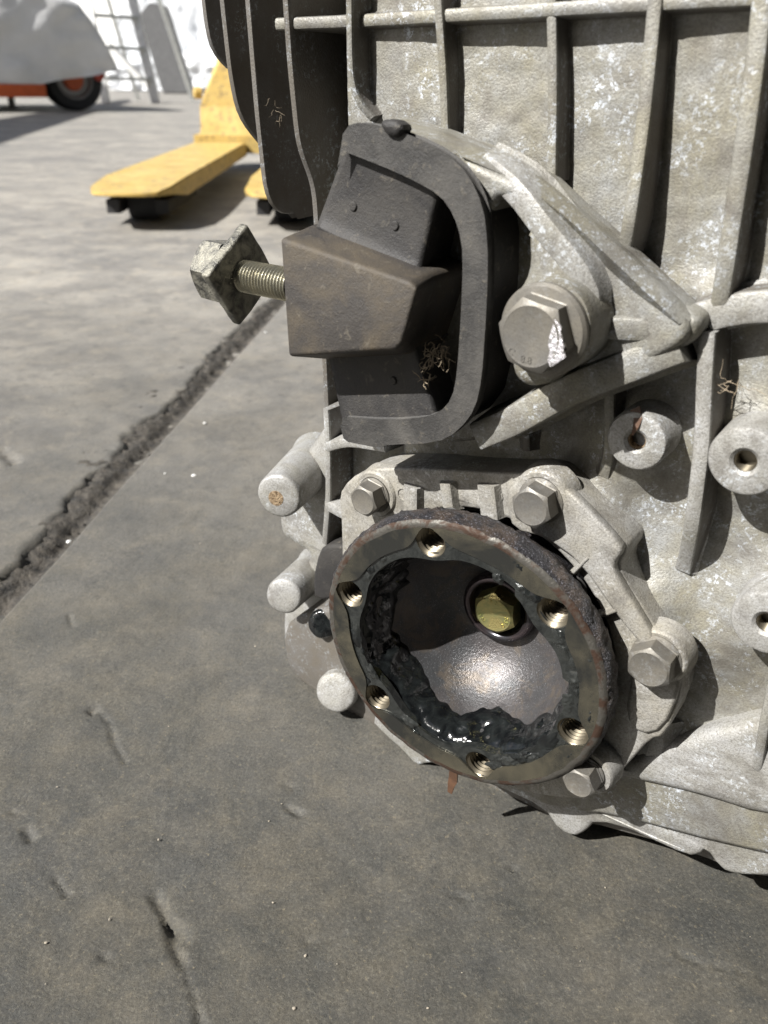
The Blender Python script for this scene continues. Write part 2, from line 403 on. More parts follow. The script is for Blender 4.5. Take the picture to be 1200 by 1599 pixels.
# round bosses
def boss(px, py, w, rad, hole, hmat, mat, back=-6, depth=5, label=None, taper=1.0):
    r, u = L(px, py, w); m4 = frame(V(r, u, 0), NL)
    b = lathe('boss', [(rad+2.5, back), (rad+.5, back+3), (rad+.2-.0, w-1.2), (rad-.35, w-.3), (rad-1.2, w), (hole+.9, w), (hole, w-.8), (hole*.98, w-depth), (0, w-depth-.3)], mat, gear, m4, 56)
    if label: b['label'] = label
    if hmat:
        lathe('hole_thread', [(hole*.97, w-.9)]+[(hole*(.97-.12*(k % 2)), w-1-.35*k) for k in range(12)]+[(0, w-5)], hmat, b, m4, 28, auto=10)
    return b
boss(993, 690, 13, 8.4, 2.6, M['dirt'], M['cast_light'], depth=4)
boss(1163, 722, 15, 9.2, 2.9, M['thread'], M['cast_light'], depth=7)
boss(1197, 975, 14, 9.4, 2.9, M['thread'], M['cast_light'], depth=7)
# ------------------------------------------------------------------ lower body, oil pan
plate('oil_pan', [(438, 985), (446, 1035), (462, 1062), (486, 1078), (545, 1121), (590, 1150), (640, 1180), (700, 1213), (760, 1240), (812, 1262), (880, 1290), (920, 1290), (985, 1308), (1060, 1330), (1120, 1352), (1160, 1368), (1240, 1382), (1300, 1390), (1300, 1200), (900, 1150), (700, 1050), (560, 950), (480, 950)], -8, -70, M['cast_dark'], gear, 3, 1, rough=.5)
plate('pan_flange', [(452, 1052), (462, 1080), (480, 1100), (500, 1098), (560, 1122), (640, 1160), (640, 1000), (470, 1000)], -16, -40, M['cast_light'], gear, 3, 2, rough=.6, res=4)
plate('pan_flange', [(575, 1124), (600, 1150), (628, 1174), (650, 1200), (668, 1192), (700, 1200), (780, 1232), (848, 1264), (872, 1298), (896, 1310), (916, 1300), (930, 1284), (1000, 1304), (1074, 1340), (1092, 1338), (1102, 1328), (1120, 1354), (1135, 1366), (1168, 1370), (1240, 1372), (1300, 1376), (1300, 1230), (900, 1150), (700, 1050), (620, 1060)], 1, -12, M['cast_light'], gear, 2.0, 1, rough=.5)
plate('pan_flange', [(600, 1120), (640, 1160), (720, 1200), (800, 1236), (870, 1268), (960, 1276), (1060, 1304), (1200, 1338), (1300, 1354), (1300, 1230), (900, 1150), (700, 1050), (640, 1060)], 4.2, -6, M['cast'], gear, 2.4, 1, rough=.5)
plate('lower_flange', [(925, 1210), (985, 1222), (1080, 1246), (1180, 1276), (1320, 1300), (1300, 1120), (1150, 1130), (1050, 1160)], 7, -12, M['cast_light'], gear, 4.5, 2, rough=.6, res=4)
def lobe(name, px, py, w, rad, back, mat, base=None, top=None, tip=None):
    r, u = L(px, py, w)
    a = V(r, u, w)
    if base is None: b = V(r, u, back)
    else: br, bu = L(base[0], base[1], back); b = V(br, bu, back)
    ln = (a-b).length/MM; m4 = frame(b, a-b)
    r1 = top or rad
    return lathe(name, [(r1*1.02+1, 0), (r1, ln*.15), (rad+.1, ln-1.4), (rad-.4, ln-.5), (rad-1.2, ln-.08), (rad*.5, ln+.15), (0, ln)], mat, gear, m4, 48, jitter=lambda rr, hh, aa: (rr+noise.noise(Vector((cos(aa)*1.5+px, sin(aa)*1.5, hh*.1)))*.35, hh))
plate('bell_housing', [(512, 650), (484, 690), (440, 760), (428, 812), (436, 838), (452, 852), (482, 868), (470, 890), (440, 940), (436, 985), (442, 1020), (452, 1045), (480, 1078), (520, 1096), (620, 1100), (640, 900), (620, 660)], -24, -80, M['cast_light'], gear, 6, 2, rough=.8, res=4)
ba = lobe('boss', 435, 776, 2, 9.4, -42, M['cast_light'], (497, 716), 11.5)
ax_ = (V(*L(435, 776, 2), 2)-V(*L(497, 716, -42), -42)).normalized()
lathe('hole_plug', [(0, .42), (2.2, .5), (3.2, .45), (3.5, .2), (3.5, -.4)], M['dirt'], ba, frame(V(*L(432, 778, 2), 2)+ax_*.0002, ax_), 24)
lobe('boss', 443, 932, 0, 8.3, -42, M['cast_light'], (496, 884), 9.0)
lobe('boss', 524, 1082, 0, 9.0, -40, M['cast_light'], (566, 1044), 10)
lobe('drain_boss', 503, 975, -6, 6.6, -30, M['grease'], (530, 958), 7)
plate('sensor_block', [(497, 860), (512, 850), (552, 853), (548, 900), (540, 935), (490, 940), (487, 905)], -4, -30, M['rubber'], gear, 1.8, 1, rough=.3)
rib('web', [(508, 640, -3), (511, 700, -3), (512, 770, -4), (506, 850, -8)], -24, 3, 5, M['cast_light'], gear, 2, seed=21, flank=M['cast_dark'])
rib('web', [(508, 700, -3), (540, 690, -1), (600, 700, 0)], -22, 4, 7, M['cast_light'], gear, 2, seed=22)
rib('web', [(508, 790, -5), (530, 800, -3), (548, 812, -2)], -22, 5, 8, M['cast_light'], gear, 2, seed=23)

# ------------------------------------------------------------------ side cover
CW = 15
inner = [(FC[0]+46*cos(a), FC[1]+46*sin(a)) for a in np.linspace(0, 2*pi, 72, endpoint=False)]
cov = [(533, 815), (528, 775), (545, 748), (575, 734), (620, 730), (800, 740), (838, 738), (872, 748), (905, 775), (974, 846), (980, 862), (968, 884), (975, 905), (1040, 1005), (1062, 1040), (1066, 1080), (1040, 1150), (1014, 1156), (985, 1190), (940, 1238), (900, 1252), (800, 1235), (650, 1170), (560, 1080), (535, 950)]
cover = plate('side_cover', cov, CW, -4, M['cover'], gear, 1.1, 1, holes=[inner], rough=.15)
# cover: raised rim along the top with stiffening ribs between pockets
def mmp(pts, w): return [L(a, b, w) for a, b in pts]
for k, (a, b) in enumerate((((640, 762), (640, 800)), ((694, 756), (700, 800)), ((758, 760), (764, 812)))):
    rib('cover_rib', [(*a, CW+3), (*b, CW+3)], CW-.5, (6, 4.5, 6.5)[k], (7.5, 6, 8)[k], M['cover'], cover, .8, seed=32+k)
plate('cover_pad', [(838, 742), (868, 752), (905, 782), (968, 850), (972, 864), (958, 882), (962, 900), (1030, 1010), (1010, 1020), (960, 960), (905, 880), (850, 840), (800, 828), (790, 790), (795, 755)], CW+3, CW-1, M['cover'], cover, 1.2, 1, rough=.12)
plate('cover_pad', [(1000, 1010), (1040, 1010), (1060, 1042), (1062, 1080), (1036, 1140), (1000, 1150), (975, 1120), (985, 1060)], CW+1.5, CW-1, M['cover'], cover, 1.2, 1, rough=.12)
for k, (a, b) in enumerate((((918, 872), (886, 905)), ((962, 955), (925, 968)))):
    rib('cover_seam', [(*a, CW+3.4), (*b, CW+3.2)], CW, .8, 1.6, M['cover'], cover, .4, seed=41+k, step=2)
for (px, py) in ((630, 772), (775, 775)):
    r, u = L(px, py, CW); lathe('casting_mark', [(2.6, -.3), (2.5, .35), (2.0, .4), (1.9, -.05), (0, -.05)], M['cover'], cover, frame(V(r, u, CW), NL), 28)
def cover_bolt(px, py, wt, af, seat, sr, rot, label, tilt=(0, 0), hh=7):
    r, u = L(px, py, wt); m4 = frame(V(r, u, wt-hh), NL+Vector((tilt[0], 0, tilt[1])))
    s = lathe('bolt_seat', [(sr+1.2, -7), (sr+.3, -1), (sr, -.5), (sr-.5, 0), (sr-1.8, 0), (sr-2.0, -.35), (0, -.35)], M['cover'], gear, m4, 48)
    b = hexhead('cover_bolt', m4, af, hh, M['boltgrey'], gear, flange=af*.62, fh=.9, rot=rot, base=-.2, label=label)
    return b, m4
cb1, m1 = cover_bolt(566, 784, CW+8, 10.2, 3, 8.4, .35, 'dusty hex bolt at the upper left corner of the side cover')
cb2, m2 = cover_bolt(828, 795, CW+10, 11.6, 3, 9.2, .28, 'dusty hex bolt above the drive flange, under the rubber mount')
cb3, m3 = cover_bolt(1012, 1046, CW+9, 12.2, 3, 8.8, .1, 'dusty hex bolt at the right edge of the side cover')
cb4, m5 = cover_bolt(902, 1226, CW+14, 10, 3, 8.6, .5, 'hex bolt with stamped head at the bottom right of the side cover')

# ------------------------------------------------------------------ drive flange
fn = Vector((.083, -1, -.03)).normalized()
FM = frame(V(FC[0], FC[1], 34), fn)     # local z = outward, z=0 front face
flange = plate('drive_flange', [(0, 0), (1, 0), (0, 1)], 1, 0, M['mach'], gear, .1, 0, mm=True)
bpy.data.objects.remove(flange)
def crust_j(r, h, a):
    if r < 49.5: return r, h
    p = Vector((cos(a)*11, sin(a)*11, h*.35))
    k = (noise.noise(p)*.5+noise.noise(p*2.7)*.35+noise.noise(p*6)*.3)
    return r+k*1.2, h+noise.noise(p*3)*.25
flange = lathe('drive_flange', [(48.4, -.2), (50.2, -.9), (51.0, -2.4), (51.3, -4.5), (51.2, -6.5), (50.8, -8.4), (49.6, -9.4), (46, -9.8), (40, -12), (40, -30), (34, -40)], M['crust'], gear, FM, 300, auto=180, jitter=crust_j)
flange['label'] = 'round drive flange with crusty black rim, greasy machined face and six threaded holes'
HA = [radians(a) for a in (104.5, 164.5, 224.5, 284.5, 344.5, 404.5)]
def ringface(name, ro, ri, z, mat, holes, hr, parent, thick=.6, n=180):
    """annulus with round holes, ro/ri functions of angle"""
    cu = bpy.data.curves.new('tmp', 'CURVE'); cu.dimensions = '2D'; cu.fill_mode = 'BOTH'; cu.extrude = thick/2*MM
    def add(pts):
        sp = cu.splines.new('POLY'); sp.points.add(len(pts)-1); sp.use_cyclic_u = True
        for i, q in enumerate(pts): sp.points[i].co = (q[0]*MM, q[1]*MM, 0, 1)
    A = np.linspace(0, 2*pi, n, endpoint=False)
    add([(ro(a)*cos(a), ro(a)*sin(a)) for a in A]); add([(ri(a)*cos(a), ri(a)*sin(a)) for a in A])
    for h in holes: add([(42.6*cos(h)+hr*cos(t), 42.6*sin(h)+hr*sin(t)) for t in np.linspace(0, 2*pi, 32, endpoint=False)])
    to = bpy.data.objects.new('tmp', cu); C.objects.link(to)
    me = bpy.data.meshes.new_from_object(to.evaluated_get(bpy.context.evaluated_depsgraph_get())); bpy.data.objects.remove(to)
    me.transform(Matrix.Translation((0, 0, (z-thick/2)*MM))); me.transform(FM); me.materials.clear(); me.materials.append(mat); me.name = name
    o = bpy.data.objects.new(name, me); C.objects.link(o); o.parent = parent; return o
def lob(a, base, bump, wid=.16):        # inward scallops round the six holes
    v = base
    for h in HA:
        d = (a-h+pi) % (2*pi)-pi; v -= bump*exp(-(d/wid)**2)
    return v
def scal(a): return 41.6+noise.noise(Vector((cos(a)*2, sin(a)*2, 4)))*1.1+lob(a, 0, -6.6, .125)
# outer machined band, inner lower oily band, both pierced
ringface('machined_face', lambda a: 48.5, lambda a: min(48.0, scal(a)), 0, M['mach'], [], 0, flange)
ringface('oily_face', lambda a: 47.6, lambda a: lob(a, 38.2, 2.0, .2)+noise.noise(Vector((cos(a)*2.5, sin(a)*2.5, 0)))*1.0-(2.0 if 10 < degrees(a) % 360 < 60 else 0), -.7, M['film'], HA, 5.15, flange, 3.2)
lathe('rust_ring', [(47.9, -.05), (48.9, -.02), (49.8, -.35), (50.3, -1.0)], M['rust'], flange, FM, 200, auto=180, jitter=lambda r, h, a: (r+noise.noise(Vector((cos(a)*9, sin(a)*9, 7)))*.5, h+.08))
for h in HA:
    m4 = FM @ Matrix.Translation((42.6*cos(h)*MM, 42.6*sin(h)*MM, 0))
    prof = [(5.3, -.66), (5.0, -1.0)]
    for k in range(9): prof += [(5.05, -1.2-1.6*k), (4.1, -1.9-1.6*k), (4.1, -2.15-1.6*k), (5.05, -2.75-1.6*k)]
    th_ = lathe('threaded_hole', prof+[(4.0, -16), (0, -16)], M['thread'], flange, m4, 36, auto=8)
    th_.data.materials.append(M['groove'])
    for f_ in th_.data.polygons:
        c_ = m4.inverted() @ f_.center; hh_ = -c_.z/MM
        if hh_ > 13 or (hh_ > 1.2 and ((hh_-1.2) % 1.6) < .12) or ((hh_-1.2) % 1.6) > 1.5: f_.material_index = 1
# cup
cup = lathe('cup', [(38.4, -3.5), (37.6, -5), (36.6, -8), (35.4, -13), (33.5, -19), (30, -25.5), (25, -31), (20, -34.5), (15.5, -36.3), (13.6, -36.8)], M['cup'], flange, FM, 120, auto=180)
lathe('boss_ring', [(13.6, -36.8), (13.9, -34.5), (13.3, -32.8), (12.0, -32.0), (10.8, -32.6), (10.0, -34.2), (9.4, -36.5), (0, -36.6)], M['ring'], flange, FM, 64, auto=180)
cbolt = hexhead('center_bolt', FM @ Matrix.Translation((0, 0, -36.5*MM)), 14.6, 7.2, M['yzinc'], flange, flange=0, rot=.12, chamfer=.9)
cbolt['label'] = 'yellow zinc plated hex bolt deep in the greasy cup'
# stamp marks on the bolt heads
def text_on(txt, m4, size, mat, parent, ext=.12):
    cu = bpy.data.curves.new('t', 'FONT'); cu.body = txt; cu.size = size*MM; cu.extrude = ext*MM; cu.align_x = 'CENTER'; cu.align_y = 'CENTER'
    to = bpy.data.objects.new('t', cu); C.objects.link(to)
    me = bpy.data.meshes.new_from_object(to.evaluated_get(bpy.context.evaluated_depsgraph_get())); bpy.data.objects.remove(to)
    me.transform(m4); me.materials.clear(); me.materials.append(mat); me.name = 'stamped_mark'
    o = bpy.data.objects.new('stamped_mark', me); C.objects.link(o); o.parent = parent; return o
for t, a in (('1', 60), ('0', 82), ('9', 104), ('K', 200), ('N', 222), ('0', 320), ('S', 342), ('S', 0)):
    A = radians(a); text_on(t, FM @ Matrix.Translation((5.0*cos(A)*MM, 5.0*sin(A)*MM, (-36.5+7.14)*MM)) @ Matrix.Rotation(A-pi/2, 4, 'Z'), 2.1, M['yzinc'], cbolt, .18)
# grease: wet lumpy ring round the cup wall
def grease_sheet(name, a0, a1, na, nr, fn_r, fn_h, mat, seedz):
    bm = bmesh.new(); rows = []
    for i in range(na+1):
        a = radians(a0+(a1-a0)*i/na); row = []
        for j in range(nr+1):
            t = j/nr; r, h = fn_r(a, t), fn_h(a, t)
            row.append(bm.verts.new((r*MM*cos(a), r*MM*sin(a), h*MM)))
        rows.append(row)
    for A, B in zip(rows, rows[1:]):
        for j in range(nr): bm.faces.new((A[j], A[j+1], B[j+1], B[j]))
    bm.transform(FM); return bm_obj(name, bm, mat, flange, auto=180)
CP = [(38.6, -1.6), (38.4, -3.5), (37.6, -5), (36.6, -8), (35.4, -13), (33.5, -19), (30, -25.5), (25, -31), (20, -34.5)]
def cupat(s):
    s = max(0, min(len(CP)-1.001, s)); i = int(s); f = s-i
    return CP[i][0]*(1-f)+CP[i+1][0]*f, CP[i][1]*(1-f)+CP[i+1][1]*f
def gpos(a, t):
    da = degrees(a) % 360
    e = 4.3+1.2*noise.noise(Vector((cos(a)*2.2, sin(a)*2.2, 2)))+.5*noise.noise(Vector((cos(a)*7, sin(a)*7, 2)))
    e += 1.2*exp(-((da-165)/40)**2)-1.6*exp(-((da-50)/35)**2)+.6*exp(-((da-270)/40)**2)
    r, h = cupat(t*e)
    edge = sin(pi*min(1, max(0, t)))**.5
    p = Vector((cos(a)*5, sin(a)*5, h*.15))
    k = (1.1+1.7*noise.noise(p)+.5*noise.noise(p*2.1)+.12*noise.noise(p*4.5))*edge
    k = max(-.3, k)
    k -= .5*sstep(.9, 1, t)
    return r-k*.85, h+k*.55
grease_sheet('grease', 0, 360, 420, 44, lambda a, t: gpos(a, t)[0], lambda a, t: gpos(a, t)[1], M['grease'], 0)
# smeared blobs and streaks on the face, upper right
def blob(cx, cy, rad, hgt, mat, seed, stretch=1, ang=0, z=-.7):
    n = 28; m = 8; bm = bmesh.new(); rings = []
    for j in range(m+1):
        t = j/m; ring = []
        for i in range(n):
            a = 2*pi*i/n; rr = rad*t*(1+.45*noise.noise(Vector((cos(a)*1.6, sin(a)*1.6, seed))))
            x = rr*cos(a)*stretch; y = rr*sin(a); x, y = x*cos(ang)-y*sin(ang), x*sin(ang)+y*cos(ang)
            ring.append(bm.verts.new(((cx+x)*MM, (cy+y)*MM, (z+hgt*(1-t**2.5)*(1+.7*noise.noise(Vector((x*.9+seed, y*.9, 0))))-.1*t)*MM)))
        rings.append(ring)
    for A, B in zip(rings, rings[1:]):
        for i in range(n): k = (i+1) % n; bm.faces.new((A[i], A[k], B[k], B[i]))
    bmesh.ops.remove_doubles(bm, verts=bm.verts, dist=1e-7)
    bm.transform(FM); return bm_obj('grease_smear', bm, mat, flange, auto=180)
rnd = random.Random(3)
for k in range(80):
    a = radians(rnd.choice([rnd.uniform(-50, 85), rnd.uniform(-30, 60), rnd.uniform(-10, 75), rnd.uniform(100, 330)])); rr = rnd.uniform(37.5, 47.5 if -.6 < a < 1.5 else 43)
    if min(abs((a-h+pi) % (2*pi)-pi) for h in HA)*42 < 6.5: continue
    blob(rr*cos(a), rr*sin(a), rnd.uniform(.8, 2.6), rnd.uniform(.3, .8), M['film'] if rnd.random() < .6 else M['grease'], k, rnd.uniform(1, 2.4), a+pi/2)
# scrap of rust hanging at the lower edge
def strip(name, pts, wd, th, mat, parent=None):
    bm = bmesh.new(); rings = []
    for i, p in enumerate(pts):
        p = Vector(p); a = Vector(pts[max(0, i-1)]); b = Vector(pts[min(len(pts)-1, i+1)]); d = (b-a).normalized()
        s = d.cross(NL).normalized(); f = s.cross(d)
        w = wd[i] if isinstance(wd, (list, tuple)) else wd
        rings.append([bm.verts.new(p+s*w*MM/2*x+f*th*MM/2*y) for x, y in ((-1, -1), (1, -1), (1, 1), (-1, 1))])
    for A, B in zip(rings, rings[1:]):
        for i in range(4): k = (i+1) % 4; bm.faces.new((A[i], A[k], B[k], B[i]))
    bm.faces.new(rings[0]); bm.faces.new(rings[-1])
    return bm_obj(name, bm, mat, parent)
strip('rust_flake', [V(*L(709, 1203, 30), 30), V(*L(708, 1218, 28), 28), V(*L(705, 1226, 28), 28), V(*L(703, 1238, 27.5), 27.5)], [3.4, 3.6, 2.8, 1.8], .5, M['scrap'], flange)

# ------------------------------------------------------------------ mount bracket (cast arm)
brk = plate('mount_bracket', [(600, 200), (700, 215), (836, 262), (918, 338), (1022, 432), (1090, 494), (1088, 515), (1068, 546), (963, 592), (875, 628), (800, 660), (750, 690), (690, 694), (640, 600), (560, 400), (570, 250)], 13, 4, M['cast'], gear, 2, 1, rough=.25)
brk['label'] = 'triangular cast aluminium arm bolted to the casing beside the rubber mount'
plate('arm_face', [(850, 300), (905, 340), (1003, 440), (1070, 500), (1074, 525), (1055, 548), (960, 590), (900, 610), (890, 560), (905, 450), (860, 360)], 19, 8, M['cast'], brk, 2.5, 1, rough=.5)
# sloping top flange and ridges of the arm
def loft(name, lines, mat, parent, sub=7, auto=40, nz=.25, skirt=None):
    """surface through several (px,py,w) lines with equal point counts, smoothed between"""
    def res(line):
        P = [np.array([*L(a, b, c), c]) for a, b, c in line]; out = []
        for a, b in zip(P, P[1:]):
            for k in range(sub): out.append(a+(b-a)*k/sub)
        out.append(P[-1])
        for _ in range(6): out = [out[0]]+[(out[i-1]+2*out[i]+out[i+1])/4 for i in range(1, len(out)-1)]+[out[-1]]
        return out
    R_ = [res(l) for l in lines]
    if skirt is not None: R_.append([np.array([p[0], p[1], skirt]) for p in R_[-1]]); R_.insert(0, [np.array([p[0], p[1], skirt]) for p in R_[0]])
    rows = [R_[0]]
    for a, b in zip(R_, R_[1:]):
        for k in range(1, 5): rows.append([p+(q-p)*k/4 for p, q in zip(a, b)])
    bm = bmesh.new(); vr = []
    for row in rows:
        vr.append([bm.verts.new(V(p[0], p[1], p[2])+noise.noise_vector(Vector(p)*.12)*nz*MM) for p in row])
    for A, B in zip(vr, vr[1:]):
        for i in range(len(A)-1): bm.faces.new((A[i], A[i+1], B[i+1], B[i]))
    bm.faces.new([r_[0] for r_ in vr]); bm.faces.new([r_[-1] for r_ in reversed(vr)])
    return bm_obj(name, bm, mat, parent, auto=auto)
loft('arm_ridge', [
    [(624, 183, 8), (700, 203, 8), (840, 259, 8), (921, 332, 8), (1026, 424, 8), (1098, 492, 8)],
    [(612, 190, 17), (700, 212, 18), (838, 268, 19), (918, 343, 19), (1018, 434, 18), (1088, 498, 15)],
    [(584, 196, 29), (704, 238, 28), (812, 282, 26), (905, 357, 24), (1003, 452, 22), (1062, 506, 19)],
    [(588, 208, 26), (700, 250, 26), (806, 296, 23), (893, 371, 18), (986, 466, 17), (1042, 517, 15)],
    ], M['cast'], brk, skirt=5)
rib('arm_ridge', [(752, 258, 22), (770, 272, 26), (796, 284, 28), (832, 342, 28), (876, 394, 28), (908, 426, 27), (926, 456, 26), (924, 492, 25), (918, 510, 22)], 17, 6.4, 8, M['cast_light'], brk, 1.5, seed=52, wob=.4)
plate('arm_shoulder', [(690, 232), (760, 262), (812, 284), (846, 330), (850, 362), (830, 356), (806, 322), (778, 306), (764, 330), (757, 345), (748, 310), (728, 276)], 27.5, 8, M['cast'], brk, 2.5, 2, rough=.4, res=4)
plate('arm_tip', [(1030, 476), (1070, 484), (1092, 496), (1094, 512), (1084, 534), (1064, 548), (1030, 556)], 16.5, 5, M['cast'], brk, 3.5, 2, rough=.3, res=4)
rib('arm_ridge', [(742, 684, 27), (800, 660, 26), (860, 622, 25), (905, 604, 23), (985, 572, 20), (1060, 542, 17)], 8, 8.5, 11, M['cast'], brk, 1.5, seed=53, wob=.4)
rib('arm_ridge', [(926, 512, 22), (990, 517, 20), (1058, 514, 17)], 10, 6, 8, M['cast'], brk, 1.5, seed=54)
r, u = L(852, 513, 33)
plate('bolt_pad', [(821, 352), (834, 346), (880, 402), (900, 440), (908, 480), (906, 540), (890, 580), (850, 606), (806, 604), (792, 560), (796, 470), (824, 430)], 27, 6, M['cast'], brk, 3, 2, rough=.4, res=4)
lathe('bolt_boss', [(13.5, 6), (12.4, 24), (12.2, 30), (12.2, 32), (12, 32.6), (0, 32.6)], M['cast'], brk, frame(V(r, u, 0), NL), 56, jitter=lambda rr, hh, a: (rr+noise.noise(Vector((cos(a), sin(a), hh*.1)))*.5, hh))
r, u = L(848, 517, 34); mb = frame(V(r, u, 32.7), NL+Vector((-.02, 0, -.02)))
bb = hexhead('bracket_bolt', mb, 17.0, 8.0, M['boltgrey'], gear, flange=12.0, fh=2.2, rot=.36, base=0, chamfer=.55, label='large dusty flanged hex bolt holding the cast arm beside the rubber mount')
text_on('C', mb @ Matrix.Translation((-4.9*MM, -4.6*MM, 7.9*MM)) @ Matrix.Rotation(-.6, 4, 'Z'), 2.6, M['boltgrey'], bb, .14)
text_on('8.8', mb @ Matrix.Translation((-.6*MM, -6.0*MM, 7.9*MM)), 2.6, M['boltgrey'], bb, .14)
# scraped bright patch on the head: thin flake of bare metal
def patch(name, pts, w, mat, parent, th=.12):
    P = [L(a, b, w) for a, b in pts]; P = [p+np.array([noise.noise(Vector((p[0]*3, p[1]*3, 0))), noise.noise(Vector((p[0]*3, p[1]*3, 9)))])*.35 for p in P]
    return plate(name, P, w, w-th-.3, mat, parent, .03, 0, mm=True)
patch('scraped_patch', [(866, 500), (872, 505), (877, 512), (876, 520), (879, 528), (878, 536), (882, 541), (880, 548), (884, 558), (872, 566), (866, 571), (858, 574), (855, 562), (858, 548), (856, 538), (860, 520)], 40.78, M['scrape'], bb)

# ------------------------------------------------------------------ rubber mount
OUT = [(535, 240), (541, 203), (566, 196), (640, 216), (692, 243), (728, 275), (750, 325), (757, 380), (757, 440), (753, 520), (748, 590), (738, 636), (715, 668), (680, 688), (606, 690), (592, 696), (560, 690), (540, 686), (533, 655)]
INN = [(533, 656), (600, 661), (655, 658), (688, 650), (710, 626), (719, 582), (724, 500), (728, 430), (726, 375), (714, 334), (690, 300), (645, 275), (590, 251), (540, 232)]
def openring(name, out, inn, wt, wb, mat, bevel, parent, rough=.1):
    return plate(name, out+inn, wt, wb, mat, parent, bevel, 0, rough=rough)
def smooth_open(pts, it=2):
    P = [np.array(p, float) for p in pts]
    for _ in range(it):
        o = [P[0]]
        for a, b in zip(P, P[1:]): o += [a*.75+b*.25, a*.25+b*.75]
        P = o+[P[-1]]
    return P
RW_ = 34
mount = openring('rubber_mount', smooth_open(OUT, 1), smooth_open(INN, 1), RW_, 30.5, M['rubber_band'], .9, gear)
mount['label'] = 'black rubber and steel mount in a rounded frame with a block pointing left'
shell = plate('mount_shell', [(541, 207), (566, 199), (640, 219), (692, 246), (727, 278), (748, 326), (755, 380), (755, 440), (751, 520), (746, 590), (736, 634), (713, 666), (680, 685), (540, 684), (533, 657), (600, 663), (655, 661), (686, 648), (707, 624), (716, 580), (721, 500), (725, 430), (722, 375), (711, 335), (687, 302), (640, 279), (590, 255), (537, 234)], 32.5, 6, M['rubber'], mount, 1.2, 0, rough=.2)  # cast shell coloured dark as rubber to paint in its side shade
# back floor of the mount housing
plate('mount_floor', [(548, 215), (640, 235), (720, 290), (745, 380), (742, 560), (720, 650), (660, 680), (545, 680)], 10, 4, M['rubber'], mount, 1, 0)
# crust lip of dried dirt on top of the frame
plate('dirt_lump', [(588, 190), (612, 186), (630, 200), (618, 218), (600, 212)], 36, 30, M['rubber'], mount, 1.5, 1, rough=.5)
# rubber webs above and below the block
def softslab(name, pts, w_of, back, mat, parent, nu=26, nv=26):
    """four-cornered curved sheet (corner order tl,tr,br,bl) whose level follows w_of(s,t)"""
    bm = bmesh.new(); rows = []
    tl, tr, br, bl_ = [np.array(p, float) for p in pts]
    for j in range(nv+1):
        t = j/nv; row = []
        for i in range(nu+1):
            s = i/nu; p = (tl*(1-s)+tr*s)*(1-t)+(bl_*(1-s)+br*s)*t
            w = w_of(s, t); r, u = L(p[0], p[1], w); row.append(bm.verts.new(V(r, u, w)))
        rows.append(row)
    for A, B in zip(rows, rows[1:]):
        for i in range(nu): bm.faces.new((A[i], A[i+1], B[i+1], B[i]))
    edge = [e for e in bm.edges if len(e.link_faces) == 1]
    ret = bmesh.ops.extrude_edge_only(bm, edges=edge)
    for g in ret['geom']:
        if isinstance(g, bmesh.types.BMVert): g.co.y = -back*MM
    return bm_obj(name, bm, mat, parent, auto=180)
def wu(s, t):
    w = 31.5-1.0*sin(pi*min(1, t))
    if s > .86: w -= 30*(s-.86)**2/.14**2*.35
    if t > .8: w += 1.5*((t-.8)/.2)**2
    return w
softslab('web', [(541, 230), (706, 300), (672, 446), (494, 356)], wu, 10, M['rubber_face'], mount)
def wl(s, t):
    w = 30.6
    if s > .86: w -= 30*(s-.86)**2/.14**2*.35
    return w
softslab('web', [(512, 548), (668, 540), (700, 650), (536, 662)], wl, 10, M['rubber_face'], mount)
# the block: tapered prism
def block():
    W = 45.5
    front = [L(437, 372, W), L(641, 441, W), L(652, 452, W), L(628, 536, W), L(618, 546, W), L(450, 557, W)]
    back = [L(492, 346, 30), L(676, 424, 30), L(684, 436, 29), L(655, 548, 27), L(645, 553, 27), L(512, 560, 27)]
    back[0][0] = min(back[0][0], front[0][0]+1.5); back[5][0] = front[5][0]+.5
    bm = bmesh.new(); lv = []
    for k in range(9):
        t = k/8; e = t
        lv.append([bm.verts.new(V(*(f*(1-e)+b*e), W*(1-t)+(14)*t if t == 1 else W*(1-t)+28*t)) for f, b in zip(front, back)])
    lv.append([bm.verts.new(V(b[0], b[1], 10)) for b in back])
    for A, B in zip(lv, lv[1:]):
        for i in range(6): j = (i+1) % 6; bm.faces.new((A[i], A[j], B[j], B[i]))
    bm.faces.new(lv[0]); bm.faces.new(lv[-1])
    o = bm_obj('mount_block', bm, M['rubber_block'], mount)
    md = o.modifiers.new('b', 'BEVEL'); md.width = .0016; md.segments = 4; md.limit_method = 'ANGLE'; md.angle_limit = radians(28)
    o.data.shade_smooth()
    return o
blk = block()
for (px, py) in ((557, 322), (622, 352)):
    r, u = L(px, py, 29.2); lathe('moulding_pin', [(1.35, -2), (1.3, .5), (1.05, .8), (0, .85)], M['rubber_face'], mount, frame(V(r, u, 30.3), NL), 20)
for (px, py) in ((618, 593),):
    r, u = L(px, py, 29.5); lathe('moulding_pin', [(1.3, -1), (1.25, .4), (1.0, .7), (0, .75)], M['rubber_face'], mount, frame(V(r, u, 30.5), NL), 20)
r, u = L(562, 597, 29.2); lathe('moulding_ring', [(1.3, -.5), (1.25, .15), (.95, .15), (.9, -.1), (0, -.1)], M['rubber_face'], mount, frame(V(r, u, 30.5), NL), 20)

